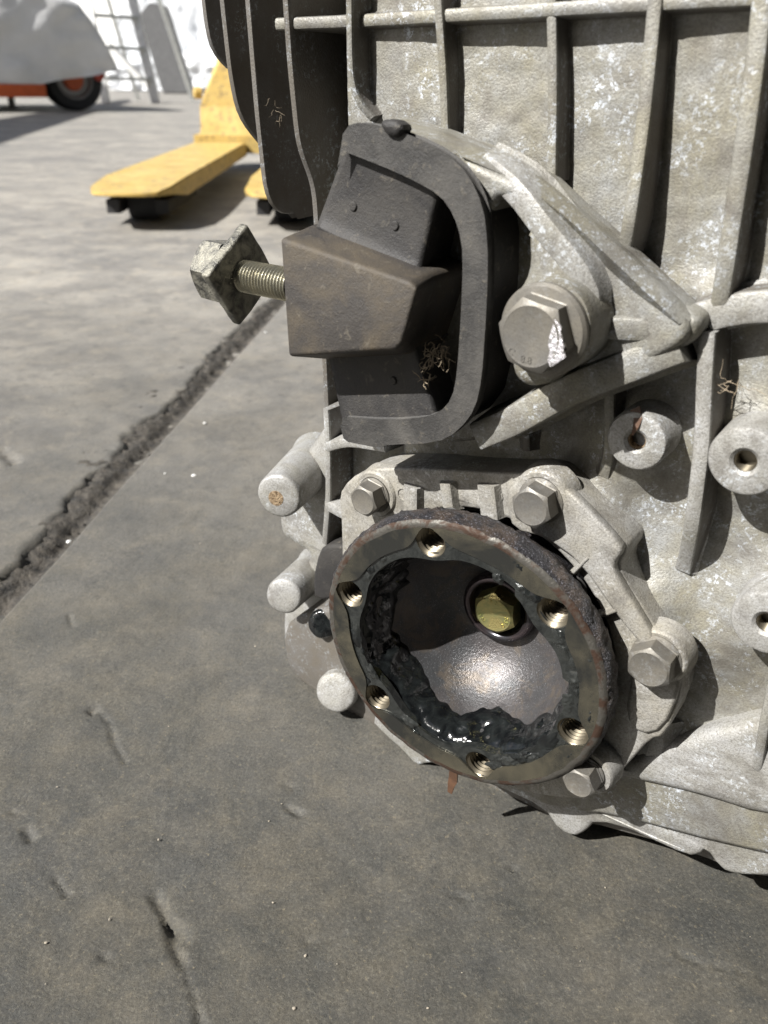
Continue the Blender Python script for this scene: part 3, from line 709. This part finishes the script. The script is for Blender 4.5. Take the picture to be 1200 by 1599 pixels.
# ------------------------------------------------------------------ stud with square washer and hex head (axis runs left, along the casing)
AX = Vector((-1, 0, 0))
WS = 33.0
r0, u0 = L(437, 441, WS); r1, u1 = L(382, 433, WS)
ur = (u0+u1)/2
ln = (r0-r1)
m4 = frame(V(r0+6, ur, WS), AX, (0, 0, 1))
prof = []; n_ = int((ln+6)/1.3)
for k in range(n_+1): prof += [(5.1, k*1.3), (5.1, k*1.3+.16), (4.5, k*1.3+.58), (4.5, k*1.3+.75)]
stud = lathe('mount_stud', prof, M['zinc'], gear, m4, 48, auto=12)
stud['label'] = 'short zinc threaded stud sticking out of the rubber block'
ws = frame(V(r1, ur, WS), AX+Vector((0, 0, .04)), (0, 0, 1))
bm = bmesh.new(); bmesh.ops.create_cube(bm, size=1); bmesh.ops.scale(bm, vec=(22.5*MM, 22.5*MM, 3.6*MM), verts=bm.verts)
bmesh.ops.rotate(bm, matrix=Matrix.Rotation(radians(45+9), 3, 'Z'), verts=bm.verts); bmesh.ops.translate(bm, vec=(0, 0, 1.8*MM), verts=bm.verts)
bmesh.ops.bevel(bm, geom=bm.edges[:], offset=.0009, segments=3, affect='EDGES', profile=.5)
bmesh.ops.subdivide_edges(bm, edges=[e for e in bm.edges if e.calc_length() > .006], cuts=6, use_grid_fill=True)
for v in bm.verts: v.co += noise.noise_vector(v.co*300)*.00035
bm.transform(ws)
sq = bm_obj('square_washer', bm, M['worn'], gear, auto=50); sq['label'] = 'corroded square plate washer turned on its corner on the stud'
lathe('stud_collar', [(6.6, 3.4), (6.6, 7.2), (0, 7.2)], M['worn'], gear, ws, 32)
hx = hexhead('stud_nut', ws @ Matrix.Translation((0, 0, 5.6*MM)), 18, 9.5, M['worn'], gear, flange=0, rot=.12, chamfer=.6)
hx['label'] = 'corroded hexagonal bolt head at the far end of the stud'

# ------------------------------------------------------------------ lint, roots, scraps caught on the gearbox
def fibre_tuft(name, seeds, mat, rad=.18, segs=7, n=26, spread=4, down=6, label=None, cat='lint'):
    bm = bmesh.new(); rr = random.Random(5)
    for k in range(n):
        px, py, w = rr.choice(seeds); r, u = L(px, py, w)
        p = Vector((r+rr.gauss(0, spread*.3), u+rr.gauss(0, spread*.4), w+rr.gauss(0, 1))); d = Vector((rr.gauss(0, .6), rr.gauss(-.5, .6), rr.gauss(0, .4)))
        prev = None
        for s in range(segs):
            c = V(p.x, p.y, p.z); rd = rad*(1-s/segs*.6)*MM
            ring = [bm.verts.new(c+Vector((cos(2*pi*i/4), sin(2*pi*i/4)*.5, sin(2*pi*i/4)))*rd) for i in range(4)]
            if prev:
                for i in range(4): bm.faces.new((prev[i], prev[(i+1) % 4], ring[(i+1) % 4], ring[i]))
            prev = ring; d += Vector((rr.gauss(0, .55), rr.gauss(0, .55), rr.gauss(0, .4))); p = p+d.normalized()*(down/segs)
    o = bm_obj(name, bm, mat, None); o.matrix_world = gear.matrix_world.copy(); tag(o, label, cat, kind='stuff' if False else None); return o
fibre_tuft('dry_root_tuft', [(672, 560, 33), (668, 572, 33), (664, 590, 33), (690, 545, 32), (676, 552, 33)], M['fibre'], .16, 9, 60, 2.6, 4.5, 'tuft of dry roots and dirt caught in the slot of the rubber mount', 'debris')
fibre_tuft('cobweb_tuft', [(432, 170, -8), (436, 185, -8), (428, 160, -8)], M['fibre'], .05, 10, 9, 1.6, 5, 'small pale cobweb between the two left casing fins', 'cobweb')
fibre_tuft('dead_grass_tuft', [(1135, 605, 8), (1150, 598, 8)], M['fibre'], .09, 9, 10, 3, 9, 'thin dry grass wisps beside the vertical web right of the bracket tip', 'debris')
lf = strip('dry_leaf_scrap', [V(*L(992, 638, 12), 12), V(*L(997, 655, 13), 13), V(*L(993, 667, 13.5), 13.5), V(*L(988, 680, 13), 13)], [3.0, 2.4, 1.6, .5], .3, M['scrap'])
lf.matrix_world = gear.matrix_world.copy(); tag(lf, 'narrow brown leaf scrap hanging above the small round boss', 'leaf')

# put the empty's origin at the gearbox base on the ground
shift = gear.matrix_world.translation.z
for ch in gear.children: ch.location.z += shift
gear.location.z = 0

# ------------------------------------------------------------------ CONCRETE YARD
m = NT('yard_concrete')
P = m.tc.outputs['Object']
a = m.noise(5.5, 8, .66, .5); b_ = m.noise(19, 9, .72, .3); c_ = m.noise(75, 8, .75); f = m.noise(480, 4, .75); t2 = m.noise(1000, 3, .7)
col = m.mix(m.ramp(b_, [(.40, 0.), (.62, 1.)]), (.042, .042, .036), (.088, .078, .058))
col = m.mix(m.ramp(a, [(.42, 0.), (.62, .7)]), col, (.040, .041, .040))
col = m.mix(m.ramp(c_, [(.40, .5), (.60, 0.)]), col, (.036, .035, .031))
col = m.mix(m.ramp(m.noise(38, 6, .7, .6), [(.56, 0.), (.70, .5)]), col, (.10, .088, .064))
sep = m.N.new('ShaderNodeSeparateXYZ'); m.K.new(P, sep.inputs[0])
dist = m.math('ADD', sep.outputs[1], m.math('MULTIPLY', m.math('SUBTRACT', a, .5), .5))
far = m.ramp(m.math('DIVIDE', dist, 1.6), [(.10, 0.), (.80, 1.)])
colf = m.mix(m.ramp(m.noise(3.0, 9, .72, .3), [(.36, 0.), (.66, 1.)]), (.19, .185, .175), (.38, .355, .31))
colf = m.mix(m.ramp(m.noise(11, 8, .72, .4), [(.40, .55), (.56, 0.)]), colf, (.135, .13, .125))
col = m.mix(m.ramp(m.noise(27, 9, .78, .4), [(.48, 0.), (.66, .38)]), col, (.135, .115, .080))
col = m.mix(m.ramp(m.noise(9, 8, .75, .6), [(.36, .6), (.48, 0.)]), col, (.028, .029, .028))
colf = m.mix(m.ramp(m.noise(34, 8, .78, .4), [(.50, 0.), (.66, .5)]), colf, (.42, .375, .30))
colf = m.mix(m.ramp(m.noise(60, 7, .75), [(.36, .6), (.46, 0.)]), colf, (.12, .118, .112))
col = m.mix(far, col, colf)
g3 = m.noise(850, 5, .85)
col = m.mix(m.ramp(g3, [(.30, .75), (.50, 0.)]), col, (.018, .018, .016))
col = m.mix(m.ramp(g3, [(.54, 0.), (.74, .5)]), col, (.24, .225, .18))
col = m.mix(m.ramp(f, [(.60, 0.), (.70, .55)]), col, (.20, .17, .115))
col = m.mix(m.ramp(t2, [(.30, .5), (.40, 0.)]), col, (.035, .033, .03))
nb = m.bump(m.noise(300, 6, .8), .0012, .55)
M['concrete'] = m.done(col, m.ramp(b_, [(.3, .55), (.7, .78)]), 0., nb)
m = NT('joint_filler'); a = m.noise(110, 6, .75)
M['joint'] = m.done(m.mix(m.ramp(a, [(.36, 0.), (.66, 1.)]), (.026, .025, .023), (.105, .092, .075)), .85, 0., m.bump(m.noise(260, 5, .7), .003, 1.))

J0 = G(0, 971)[:2]; J1 = G(437, 483)[:2]
ju = (J1-J0)/np.linalg.norm(J1-J0); jv = np.array([ju[1], -ju[0]])      # jv points to the right hand slab
# gouges: ground polylines (u,v) with half width and depth
gl = []
def gouge(pts, wd, dp): gl.append(([G(*q)[:2] for q in pts], wd*MM, dp*MM))
gouge([(150, 1108), (172, 1130), (180, 1160), (196, 1190)], 2.2, 1.2)
gouge([(240, 1398), (262, 1440), (275, 1480), (290, 1520), (305, 1560), (316, 1620)], 3.2, 1.6)
gouge([(255, 1440), (285, 1450), (290, 1475)], 2.6, 1.1)
gouge([(142, 1112), (148, 1118)], 2.5, 2)
gouge([(88, 1372), (98, 1388), (108, 1400)], 2.0, 1.8)
gouge([(160, 1490), (170, 1500)], 2.2, 1.6)
gouge([(448, 1260), (470, 1272)], 2.0, 1.4)
gouge([(435, 1218), (460, 1232)], 2.0, .7)
gouge([(40, 1295), (48, 1310)], 1.8, 1.6)
gouge([(14, 1262), (24, 1270)], 2.2, 1.6)
gouge([(480, 1470), (500, 1475), (540, 1455)], 2.4, .7)
gouge([(1060, 1490), (1100, 1505), (1150, 1515), (1200, 1530)], 2.0, .9)
gouge([(108, 962), (114, 980)], 1.5, 1.2)
gouge([(796, 1352), (806, 1358)], 1.6, 1.4)
gouge([(0, 700), (18, 712), (22, 722)], 7, 3)
gouge([(700, 1392), (726, 1402)], 2.0, .6)
def segd(px, py, A, B):
    ax, ay = A; bx, by = B; dx, dy = bx-ax, by-ay; l2 = dx*dx+dy*dy+1e-12
    t = np.clip(((px-ax)*dx+(py-ay)*dy)/l2, 0, 1); return np.hypot(px-ax-t*dx, py-ay-t*dy)
def vnoise(x, y, seed):
    xi = np.floor(x).astype(np.int64); yi = np.floor(y).astype(np.int64); fx = x-xi; fy = y-yi
    fx = fx*fx*fx*(fx*(fx*6-15)+10); fy = fy*fy*fy*(fy*(fy*6-15)+10)
    def h(a, b):
        n = (a*374761393+b*668265263+seed*1442695041) & 0xffffffff; n = ((n ^ (n >> 13))*1274126177) & 0xffffffff; n ^= n >> 16
        return (n & 0xffffff)/float(0xffffff)*2-1
    return (h(xi, yi)*(1-fx)+h(xi+1, yi)*fx)*(1-fy)+(h(xi, yi+1)*(1-fx)+h(xi+1, yi+1)*fx)*fy
def fbm(X, Y, sc, seed, octv=2):
    z = np.zeros(X.shape); a = 1.
    for o in range(octv): z += a*vnoise(X*sc*2.1**o+17*o, Y*sc*2.1**o-9*o, seed+o); a *= .55
    return z*.8
def ground_z(X, Y, n1, n2):
    z = n1*.0009+n2*.00028
    m3 = fbm(X, Y, 260, 21, 3); m4 = fbm(X, Y, 90, 31, 2)
    for pts, wd, dp in gl:
        d = np.full(X.shape, 9.)
        for A, B in zip(pts, pts[1:]): d = np.minimum(d, segd(X, Y, A, B))
        k = np.maximum(wd*(.75+.9*m4), wd*.15); dd = d+m3*.0006
        z -= dp*(1-sstep(k*.1, k, dd))*(1+.8*m3)
    return z
def axis(fine0, fine1, st, lo, hi, g=1.13):
    mid = list(np.arange(fine0, fine1+st/2, st)); out = mid[:]
    s = st; x = fine1
    while x < hi: s *= g; x += s; out.append(min(x, hi))
    s = st; x = fine0; pre = []
    while x > lo: s *= g; x -= s; pre.append(max(x, lo))
    return np.array(pre[::-1]+out)
def slab(name, v0, v1, vf0, vf1, uf0, uf1, st, label_z=0, wallv=None):
    ua = axis(uf0, uf1, st, -60, 320, 1.16); va = axis(max(vf0, v0), min(vf1, v1), st, v0, v1, 1.16)
    Ug_, Vg_ = np.meshgrid(ua, va); X = J0[0]+ju[0]*Ug_+jv[0]*Vg_; Y = J0[1]+ju[1]*Ug_+jv[1]*Vg_
    n1 = fbm(X, Y, 9, 1); n2 = fbm(X, Y, 75, 5, 3)
    near = 1/(1+(np.hypot(X, Y)/2.5)**2)
    Z = ground_z(X, Y, n1*near, n2*near)
    return ua, va, X, Y, Z, n1, n2
# right slab, crisp edge at v=0
ua, va, X, Y, Z, n1, n2 = slab('r', 0.0, 90, 0, .60, -.40, .50, .00125)
if True:   # add a small arris and a vertical wall on the joint side
    Z[0, :] -= .0012
    wx = X[0]; wy = Y[0]
    X = np.vstack([wx-jv[0]*.0, X]); Y = np.vstack([wy-jv[1]*.0, Y]); Z = np.vstack([np.full(len(wx), -.03), Z])
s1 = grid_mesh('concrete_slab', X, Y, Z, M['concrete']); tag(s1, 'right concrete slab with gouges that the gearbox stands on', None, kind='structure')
# left slab: worn ragged edge
ua2, va2, X, Y, Z, n1, n2 = slab('l', -90, -.0, -.40, -.0, -.1, 1.4, .003)
Vv = (X-J0[0])*jv[0]+(Y-J0[1])*jv[1]
edge = -.031-.009*n1-.0035*n2-.0018*fbm(X, Y, 160, 44, 3)
cutm = sstep(0, 1, (Vv-edge)/.009)
Z = Z*(1-cutm)+(-.010+.003*n2+.002*n1)*cutm+.0
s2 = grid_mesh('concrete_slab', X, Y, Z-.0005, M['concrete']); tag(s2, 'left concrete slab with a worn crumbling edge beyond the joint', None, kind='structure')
ua3 = axis(-.1, 1.6, .0024, -.6, 60, 1.12); va3 = np.linspace(-.052, .004, 34)
Uj, Vj = np.meshgrid(ua3, va3); X = J0[0]+ju[0]*Uj+jv[0]*Vj; Y = J0[1]+ju[1]*Uj+jv[1]*Vj
n1 = fbm(X, Y, 40, 2, 3); n2 = fbm(X, Y, 190, 8, 3)
prof = -.0030-.006*np.exp(-((Vj+.010)/.008)**2)
Z = prof+.0022*n1+.0013*n2
s3 = grid_mesh('joint_filler', X, Y, Z, M['joint']); tag(s3, None, kind='structure')

def rock_bm(bm, c, s, rr):
    ret = bmesh.ops.create_icosphere(bm, subdivisions=1, radius=s)
    k = Vector((rr.uniform(.6, 1.4), rr.uniform(.6, 1.4), rr.uniform(.4, .8)))
    for v in ret['verts']:
        v.co = Vector((v.co.x*k.x, v.co.y*k.y, v.co.z*k.z))*(1+rr.uniform(-.25, .25)); v.co += Vector(c)
rr = random.Random(11); bm = bmesh.new()
for k in range(200):
    uu = rr.uniform(-.05, 1.1); vv = rr.gauss(-.018, .010)
    if vv > -.003: continue
    p = J0+ju*uu+jv*vv; rock_bm(bm, (p[0], p[1], -.006+rr.uniform(-.003, .002)), rr.choice([.0005, .0007, .0009, .0015]), rr)
g1 = bm_obj('joint_rubble', bm, M['joint'], None); tag(g1, 'dark crumbly grit filling the joint between the slabs', 'grit', kind='stuff')
rr = random.Random(12); bm = bmesh.new()
m = NT('pale_grit'); M['grit'] = m.done(m.mix(m.noise(60), (.22, .19, .14), (.38, .34, .28)), .8)
for k in range(70):
    px, py = rr.uniform(0, 1200), rr.uniform(420, 1599); p = G(px, py); rock_bm(bm, (p[0], p[1], .0003), rr.choice([.00022, .00022, .0003, .00045]), rr)
g2 = bm_obj('sand_grit', bm, M['grit'], None); tag(g2, 'scattered pale sand grains on the concrete', 'grit', kind='stuff')
m = NT('white_chip'); M['chip'] = m.done((.75, .75, .73), .6)
for i, (px, py, s, lab) in enumerate(((106, 838, .0016, 'white chip lying in the joint close to the left picture edge'), (303, 744, .0015, 'white chip on the slab between the joint and the hollow boss, the larger right one'), (258, 741, .0009, 'tiny white chip on the slab left of the larger white chip'), (320, 662, .0012, 'small white chip on the slab just right of the joint'), (415, 520, .0013, 'white chip beside the joint under the rubber block'))):
    bm = bmesh.new(); rock_bm(bm, (0, 0, 0), s, rr); o = bm_obj('white_chip', bm, M['chip'], None); p = G(px, py); o.location = (p[0], p[1], .0006 if i else -.004); tag(o, lab, 'stone chip', 'white chips on the concrete')

# ------------------------------------------------------------------ BACKGROUND
def simple(name, col, rough=.5, metal=0., sc=20, var=.15, bump=0.):
    m = NT(name); n = m.noise(sc, 6, .65)
    c2 = tuple(c*(1-var*2) for c in col)
    return m.done(m.mix(m.ramp(n, [(.35, 0.), (.7, 1.)]), c2, col), rough, metal, m.bump(n, bump) if bump else None)
M['yellow'] = None
m = NT('chipped_yellow_paint'); n = m.noise(14, 7, .7, .4); n2_ = m.noise(60, 5, .7)
M['yellow'] = m.done(m.mix(m.ramp(n2_, [(.52, 0.), (.64, .8)]), m.mix(m.ramp(n, [(.35, 0.), (.7, 1.)]), (.44, .30, .08), (.58, .43, .16)), (.17, .13, .08)), .5)
M['tyre'] = simple('black_tyre', (.03, .03, .032), .8); M['orange'] = simple('orange_paint', (.65, .12, .03), .5)
M['tarp'] = simple('grey_tarpaulin', (.80, .80, .80), .6, 0, 5, .08, .01); M['wtarp'] = simple('white_tarpaulin', (.80, .82, .84), .6, 0, 5, .05, .01)
M['alu'] = simple('ladder_aluminium', (.70, .72, .70), .4, .3); M['rim'] = simple('steel_rim', (.35, .34, .34), .5, .5)
M['greybin'] = simple('dark_grey_plastic', (.14, .14, .14), .6); M['redlens'] = simple('red_lens', (.5, .05, .03), .3); M['whitepaint'] = simple('white_paint', (.78, .78, .76), .5)
def box(bm, lo, hi, m4=None):
    r = bmesh.ops.create_cube(bm, size=1)
    for v in r['verts']:
        v.co = Vector([(lo[i]+hi[i])/2+v.co[i]*(hi[i]-lo[i]) for i in range(3)])
        if m4: v.co = m4 @ v.co
    return r['verts']
def empty(name, loc, rz=0):
    o = bpy.data.objects.new(name, None); C.objects.link(o); o.location = loc; o.rotation_euler = (0, 0, rz); return o

# pallet truck: forks point towards the camera
a0 = G(190, 292, .08)[:2]; a1 = G(362, 215, .08)[:2]
fd = (a1-a0)/np.linalg.norm(a1-a0); rz = atan2(fd[1], fd[0])
jack = empty('pallet_truck', (a0[0], a0[1], 0), rz); tag(jack, 'yellow hand pallet truck with forks towards the viewer on the concrete', 'pallet truck')
def fork(y0, y1, x0=0.):
    bm = bmesh.new(); L_ = 1.2; zt = .080; th = .036
    wd = y1-y0
    outl = [(0.0, .30), (.015, .12), (.07, .02), (.20, 0), (L_, 0), (L_, 1), (.20, 1), (.07, .98), (.015, .88), (0, .70)]
    top = [bm.verts.new((x0+x, y0+wd*y, zt-(0.012 if x < .03 else .004 if x < .08 else 0))) for x, y in outl]
    bot = [bm.verts.new((x0+x, y0+wd*y, zt-(0.018 if x < .03 else .02 if x < .08 else th))) for x, y in outl]
    bm.faces.new(top); bm.faces.new(bot[::-1])
    for i in range(len(top)): j = (i+1) % len(top); bm.faces.new((top[i], bot[i], bot[j], top[j]))
    bmesh.ops.bevel(bm, geom=[e for e in bm.edges if abs(e.verts[0].co.z-e.verts[1].co.z) < .01 and max(e.verts[0].co.z, e.verts[1].co.z) > .06], offset=.004, segments=2, affect='EDGES')
    o = bm_obj('fork', bm, M['yellow'], jack, auto=40)
    bm = bmesh.new(); box(bm, (x0+.10, y0+.02, .02), (x0+.42, y0+.045, .045)); box(bm, (x0+.10, y1-.045, .02), (x0+.42, y1-.02, .045)); bm_obj('roller_arm', bm, M['tyre'], o)
    for xx in (.17, .26):
        lathe('load_roller', [(0, -30), (30, -30), (33, -26), (33, 26), (30, 30), (0, 30)], M['tyre'], o, frame(Vector((x0+xx, (y0+y1)/2, .033)), (0, 1, 0), (1, 0, 0)), 24)
    return o
fork(-.08, .08)
fork(-.37, -.21)
bm = bmesh.new(); box(bm, (1.2, -.37, .05), (1.34, .08, .10)); bm_obj('cross_frame', bm, M['yellow'], jack)
bm = bmesh.new()
pr = [(1.2, .075), (1.34, .075), (1.40, .10), (1.42, .36), (1.34, .42), (1.27, .36), (1.24, .18)]
A = [bm.verts.new((x, -.04 if z > .3 else .06, z)) for x, z in pr]; B = [bm.verts.new((x, -.27 if z > .3 else -.36, z)) for x, z in pr]
bm.faces.new(A); bm.faces.new(B[::-1])
for i in range(len(A)): j = (i+1) % len(A); bm.faces.new((A[i], B[i], B[j], A[j]))
bm_obj('headstock', bm, M['yellow'], jack)
lathe('pivot_cap', [(0, 0), (17, 0), (17, 20), (13, 24), (0, 24)], M['yellow'], jack, frame(Vector((1.27, .058, .215)), (-.3, 1, 0), (0, 0, 1)), 20)
for yy in (-.13, -.25):
    lathe('steering_wheel', [(0, -25), (85, -25), (90, -20), (90, 20), (85, 25), (0, 25)], M['tyre'], jack, frame(Vector((1.46, yy, .09)), (0, 1, 0), (1, 0, 0)), 28)
lathe('pump_column', [(30, 0), (30, 400), (0, 400)], M['tyre'], jack, frame(Vector((1.42, -.19, .12)), (0, 0, 1)), 20)
bm = bmesh.new(); box(bm, (1.42, -.205, .4), (1.45, -.175, 1.1)); box(bm, (1.41, -.36, 1.08), (1.46, -.02, 1.12)); bm_obj('tiller', bm, M['tyre'], jack)

# covered car at the left: grey tarpaulin over it
wc = G(126, 174)[:2]
car = empty('covered_car', (wc[0], wc[1], 0), radians(38)); tag(car, 'car under grey tarpaulin with orange sill and one wheel showing, at left edge', 'car')
# local frame: +x towards its nose (right in view, receding), -x out of frame
def tarp_mesh(name, prof, y0, y1, mat, parent, zb, wob=.03, seed=0, nx=150, ny=80, zscal=None):
    """draped sheet: prof(x)->top height; sides fall to zb"""
    bm = bmesh.new(); rows = []
    xs = np.linspace(prof[0][0], prof[-1][0], nx); hs = np.interp(xs, [p[0] for p in prof], [p[1] for p in prof])
    for i, (x, h) in enumerate(zip(xs, hs)):
        row = []
        for j in range(ny+1):
            t = j/ny*2-1
            at = abs(t); cy = (y0+y1)/2; hw = (y1-y0)/2
            if at < .5: y = t/.5*.80*hw; z = h*(1-.05*(at/.5)**2)
            else:
                k = (at-.5)/.5; ang = min(1, k*2.2)*pi/2; y = math.copysign((.80+.20*sin(ang)+.05*max(0, k-.4)), t)*hw
                z = h*.95-(h*.18)*(1-cos(ang)) - max(0, k-.45)/.55*(h*.77-(zb+.13*min(1.2, max(-1.5, x))))
            fold = noise.noise(Vector((x*1.6+seed, z*3.2+x*.9, seed)))*wob+noise.noise(Vector((x*3+seed, z*9-x*2.5, seed+3)))*wob*.7-abs(noise.noise(Vector((x*1.2+seed, z*6+x*1.3, seed+8))))*wob*1.3
            zz = z+(fold*.5 if at < .5 else 0)
            if at > .97: zz += .03*sin(x*3)+noise.noise(Vector((x*2, 0, seed)))*.05
            row.append(bm.verts.new((x+fold*.3, cy+y+math.copysign(fold, t)*(at > .5), max(zz, .02))))
        rows.append(row)
    for A, B in zip(rows, rows[1:]):
        for j in range(ny): bm.faces.new((A[j], A[j+1], B[j+1], B[j]))
    bm.faces.new(rows[-1]); bm.faces.new(rows[0][::-1])
    return bm_obj(name, bm, mat, parent, auto=60)
tarp_mesh('tarpaulin', [(-3.6, .95), (-3.0, 1.3), (-1.8, 1.3), (-1.0, 1.0), (-.5, .93), (-.1, .90), (.12, .80), (.24, .62), (.33, .40)], -.05, 1.7, M['tarp'], car, .24, .05, 2)
bm = bmesh.new(); box(bm, (-3.4, -.10, .10), (-.28, -.04, .19)); bm_obj('sill', bm, M['orange'], car)
bm = bmesh.new(); box(bm, (-3.4, .12, .22), (.15, 1.6, .5)); bm_obj('body', bm, M['tyre'], car)
def wheel(x, y, parent, r=.23):
    wl_ = lathe('wheel', [(r*.62, -80), (r*.95, -95), (r, -75), (r, 75), (r*.95, 95), (r*.62, 80)] if False else [(r*620, -80), (r*930, -95), (r*1000, -70), (r*1000, 70), (r*930, 95), (r*620, 80)], M['tyre'], parent, frame(Vector((x, y, r)), (0, 1, 0), (1, 0, 0)), 40)
    lathe('rim', [(0, -62), (r*200, -62), (r*260, -40), (r*520, -45), (r*600, -82), (r*640, -86)], M['rim'], wl_, frame(Vector((x, y, r)), (0, 1, 0), (1, 0, 0)), 40)
    lathe('hub_cap', [(0, -70), (r*330, -68), (r*380, -45)], M['orange'], wl_, frame(Vector((x, y, r)), (0, 1, 0), (1, 0, 0)), 30)
    return wl_
wheel(0, .12, car); wheel(-2.5, .12, car); 
lathe('marker_light', [(0, 30), (45, 25), (50, 0), (50, -30)], M['redlens'], car, frame(Vector((.20, .05, .26)), (.2, -1, 0), (0, 0, 1)), 20)
q = G(20, 169)[:2]
js = empty('jack_stand', (q[0], q[1], 0)); tag(js, 'short white prop standing under the covered car', 'prop')
lathe('post', [(0, 0), (28, 0), (28, 240), (0, 240)], M['whitepaint'], js, Matrix.Identity(4), 20); lathe('foot', [(0, 0), (70, 0), (70, 12), (0, 12)], M['whitepaint'], js, Matrix.Identity(4), 24)

# step ladder
lq = G(205, 161)[:2]
ld = empty('stepladder', (lq[0], lq[1], 0), radians(-8)); tag(ld, 'aluminium stepladder standing open between the covered car and the white covered heap', 'ladder')
def bar(name, p, q_, wx, wy, mat, parent):
    p = Vector(p); q_ = Vector(q_); d = q_-p; m4 = frame((p+q_)/2, d, (1, 0, 0)); bm = bmesh.new()
    box(bm, (-wx/2, -wy/2, -d.length/2), (wx/2, wy/2, d.length/2)); bm.transform(m4)
    bmesh.ops.bevel(bm, geom=bm.edges[:], offset=.004, segments=2, affect='EDGES'); return bm_obj(name, bm, mat, parent, auto=40)
H_ = 1.9
bar('rail', (.28, 0, 0), (-.10, .25, H_), .10, .04, M['whitepaint'], ld); bar('rail', (-.05, -.5, 0), (-.34, -.1, H_), .08, .04, M['whitepaint'], ld)
bar('rear_leg', (.30, 1.1, 0), (.04, .3, H_), .04, .03, M['alu'], ld); bar('rear_leg', (-.30, .9, 0), (-.34, 0, H_), .04, .03, M['alu'], ld); bar('diagonal_brace', (.22, .1, .12), (-.22, .1, .55), .05, .10, M['whitepaint'], ld)
for k in range(6):
    t = .12+.15*k
    a = Vector((.28, 0, 0)).lerp(Vector((-.10, .25, H_)), t); b = Vector((-.05, -.5, 0)).lerp(Vector((-.34, -.1, H_)), t)
    bar('step', a, b, .085, .03, M['alu'], ld)
bl_ = empty('white_building', (-14, 34, 0), radians(-35)); tag(bl_, 'long plain white building across the far side of the yard', 'building')
bm = bmesh.new(); box(bm, (-14, 0, 0), (26, 8, 6)); bm_obj('wall', bm, M['whitepaint'], bl_)
bm = bmesh.new(); box(bm, (-14.3, -.3, 6), (26.3, 8.3, 6.3)); bm_obj('roof', bm, M['alu'], bl_)
M['cladding'] = simple('dark_blocker_cladding', (.03, .036, .033), .7); M['shadow_roof'] = simple('grey_sheet_roof', (.30, .31, .32), .5, .2)
def blocker_box(x0, y0, x1, y1, h, label):  # unseen dark box added to block sky fill around the gearbox
    e = empty('blocker', ((x0+x1)/2, (y0+y1)/2, 0)); tag(e, label, 'building'); hx_, hy_ = (x1-x0)/2, (y1-y0)/2
    bm = bmesh.new(); box(bm, (-hx_, -hy_, 0), (hx_, hy_, h)); bm_obj('wall', bm, M['cladding'], e)
    bm = bmesh.new(); box(bm, (-hx_-.2, -hy_-.2, h), (hx_+.2, hy_+.2, h+.15)); bm_obj('roof', bm, M['shadow_roof'], e)
    bm = bmesh.new(); box(bm, (-1.2, hy_+.003, 0), (1.2, hy_+.05, 2.4)); bm_obj('blocker_door', bm, M['cladding'], e)
blocker_box(-1.7, -11, 9, -1.35, 7.5, 'dark clad workshop added unseen behind the viewer to cut sky fill'); blocker_box(1.5, -1.0, 11, 14, 7.5, 'dark clad workshop added unseen at the right to cut sky fill')
cn = empty('shadow_roof', (0, 0, 0)); tag(cn, 'flat unseen canopy on posts over the left side of the yard', 'shadow_roof')
bm = bmesh.new()
SO = sdir[:2]/sdir[2]*2.6
pts_ = [tuple(G(*q_)[:2]+SO) for q_ in ((-80, 238), (0, 213), (110, 181), (190, 160), (190, 156), (110, 168), (0, 186), (-80, 200))]  # unseen roof added; outline is the wanted ground shadow shifted along the sun
A = [bm.verts.new((x, y, 2.6)) for x, y in pts_]; B = [bm.verts.new((x, y, 2.7)) for x, y in pts_]; bm.faces.new(A[::-1]); bm.faces.new(B)
for i in range(8): j = (i+1) % 8; bm.faces.new((A[i], A[j], B[j], B[i]))
bm_obj('roof_sheet', bm, M['shadow_roof'], cn)
for x, y in [((pts_[0][0]+pts_[7][0])/2, (pts_[0][1]+pts_[7][1])/2)]: bar('post', (x, y, 0), (x, y, 2.6), .1, .1, M['shadow_roof'], cn)
# white covered heap + dark bin
wq = G(262, 141)[:2]*.9
heap = empty('covered_heap', (wq[0]+.6, wq[1]+.6, 0), radians(8)); tag(heap, 'large heap under white tarpaulin sheets behind the stepladder', 'covered goods')
tarp_mesh('tarpaulin', [(-1.6, 1.4), (-1.2, 2.0), (0, 2.3), (1.5, 2.5), (4, 2.5), (4.4, 1.5)], -.2, 3.0, M['wtarp'], heap, .55, .07, 5)
tarp_mesh('lower_sheet', [(-1.7, .35), (-1.4, .55), (0, .75), (1.5, .8), (3, .7)], -.9, 2.6, M['wtarp'], heap, .03, .09, 9)
bq = G(262, 147)[:2]
bn = empty('grey_bin', (bq[0], bq[1]+.2, 0), radians(10)); tag(bn, 'dark grey leaning panel between the stepladder and the white covered heap', 'panel')
bm = bmesh.new()
A = [bm.verts.new(p) for p in ((-.12, 0, 0), (.42, 0, 0), (.08, .25, 1.3), (-.22, .25, 1.35), (-.42, .25, 1.15))]; B = [bm.verts.new(v.co+Vector((0, .12, 0))) for v in A]
bm.faces.new(A); bm.faces.new(B[::-1])
for i in range(5): j = (i+1) % 5; bm.faces.new((A[i], B[i], B[j], A[j]))
bmesh.ops.bevel(bm, geom=bm.edges[:], offset=.02, segments=2, affect='EDGES'); bm_obj('panel_sheet', bm, M['greybin'], bn, auto=40)
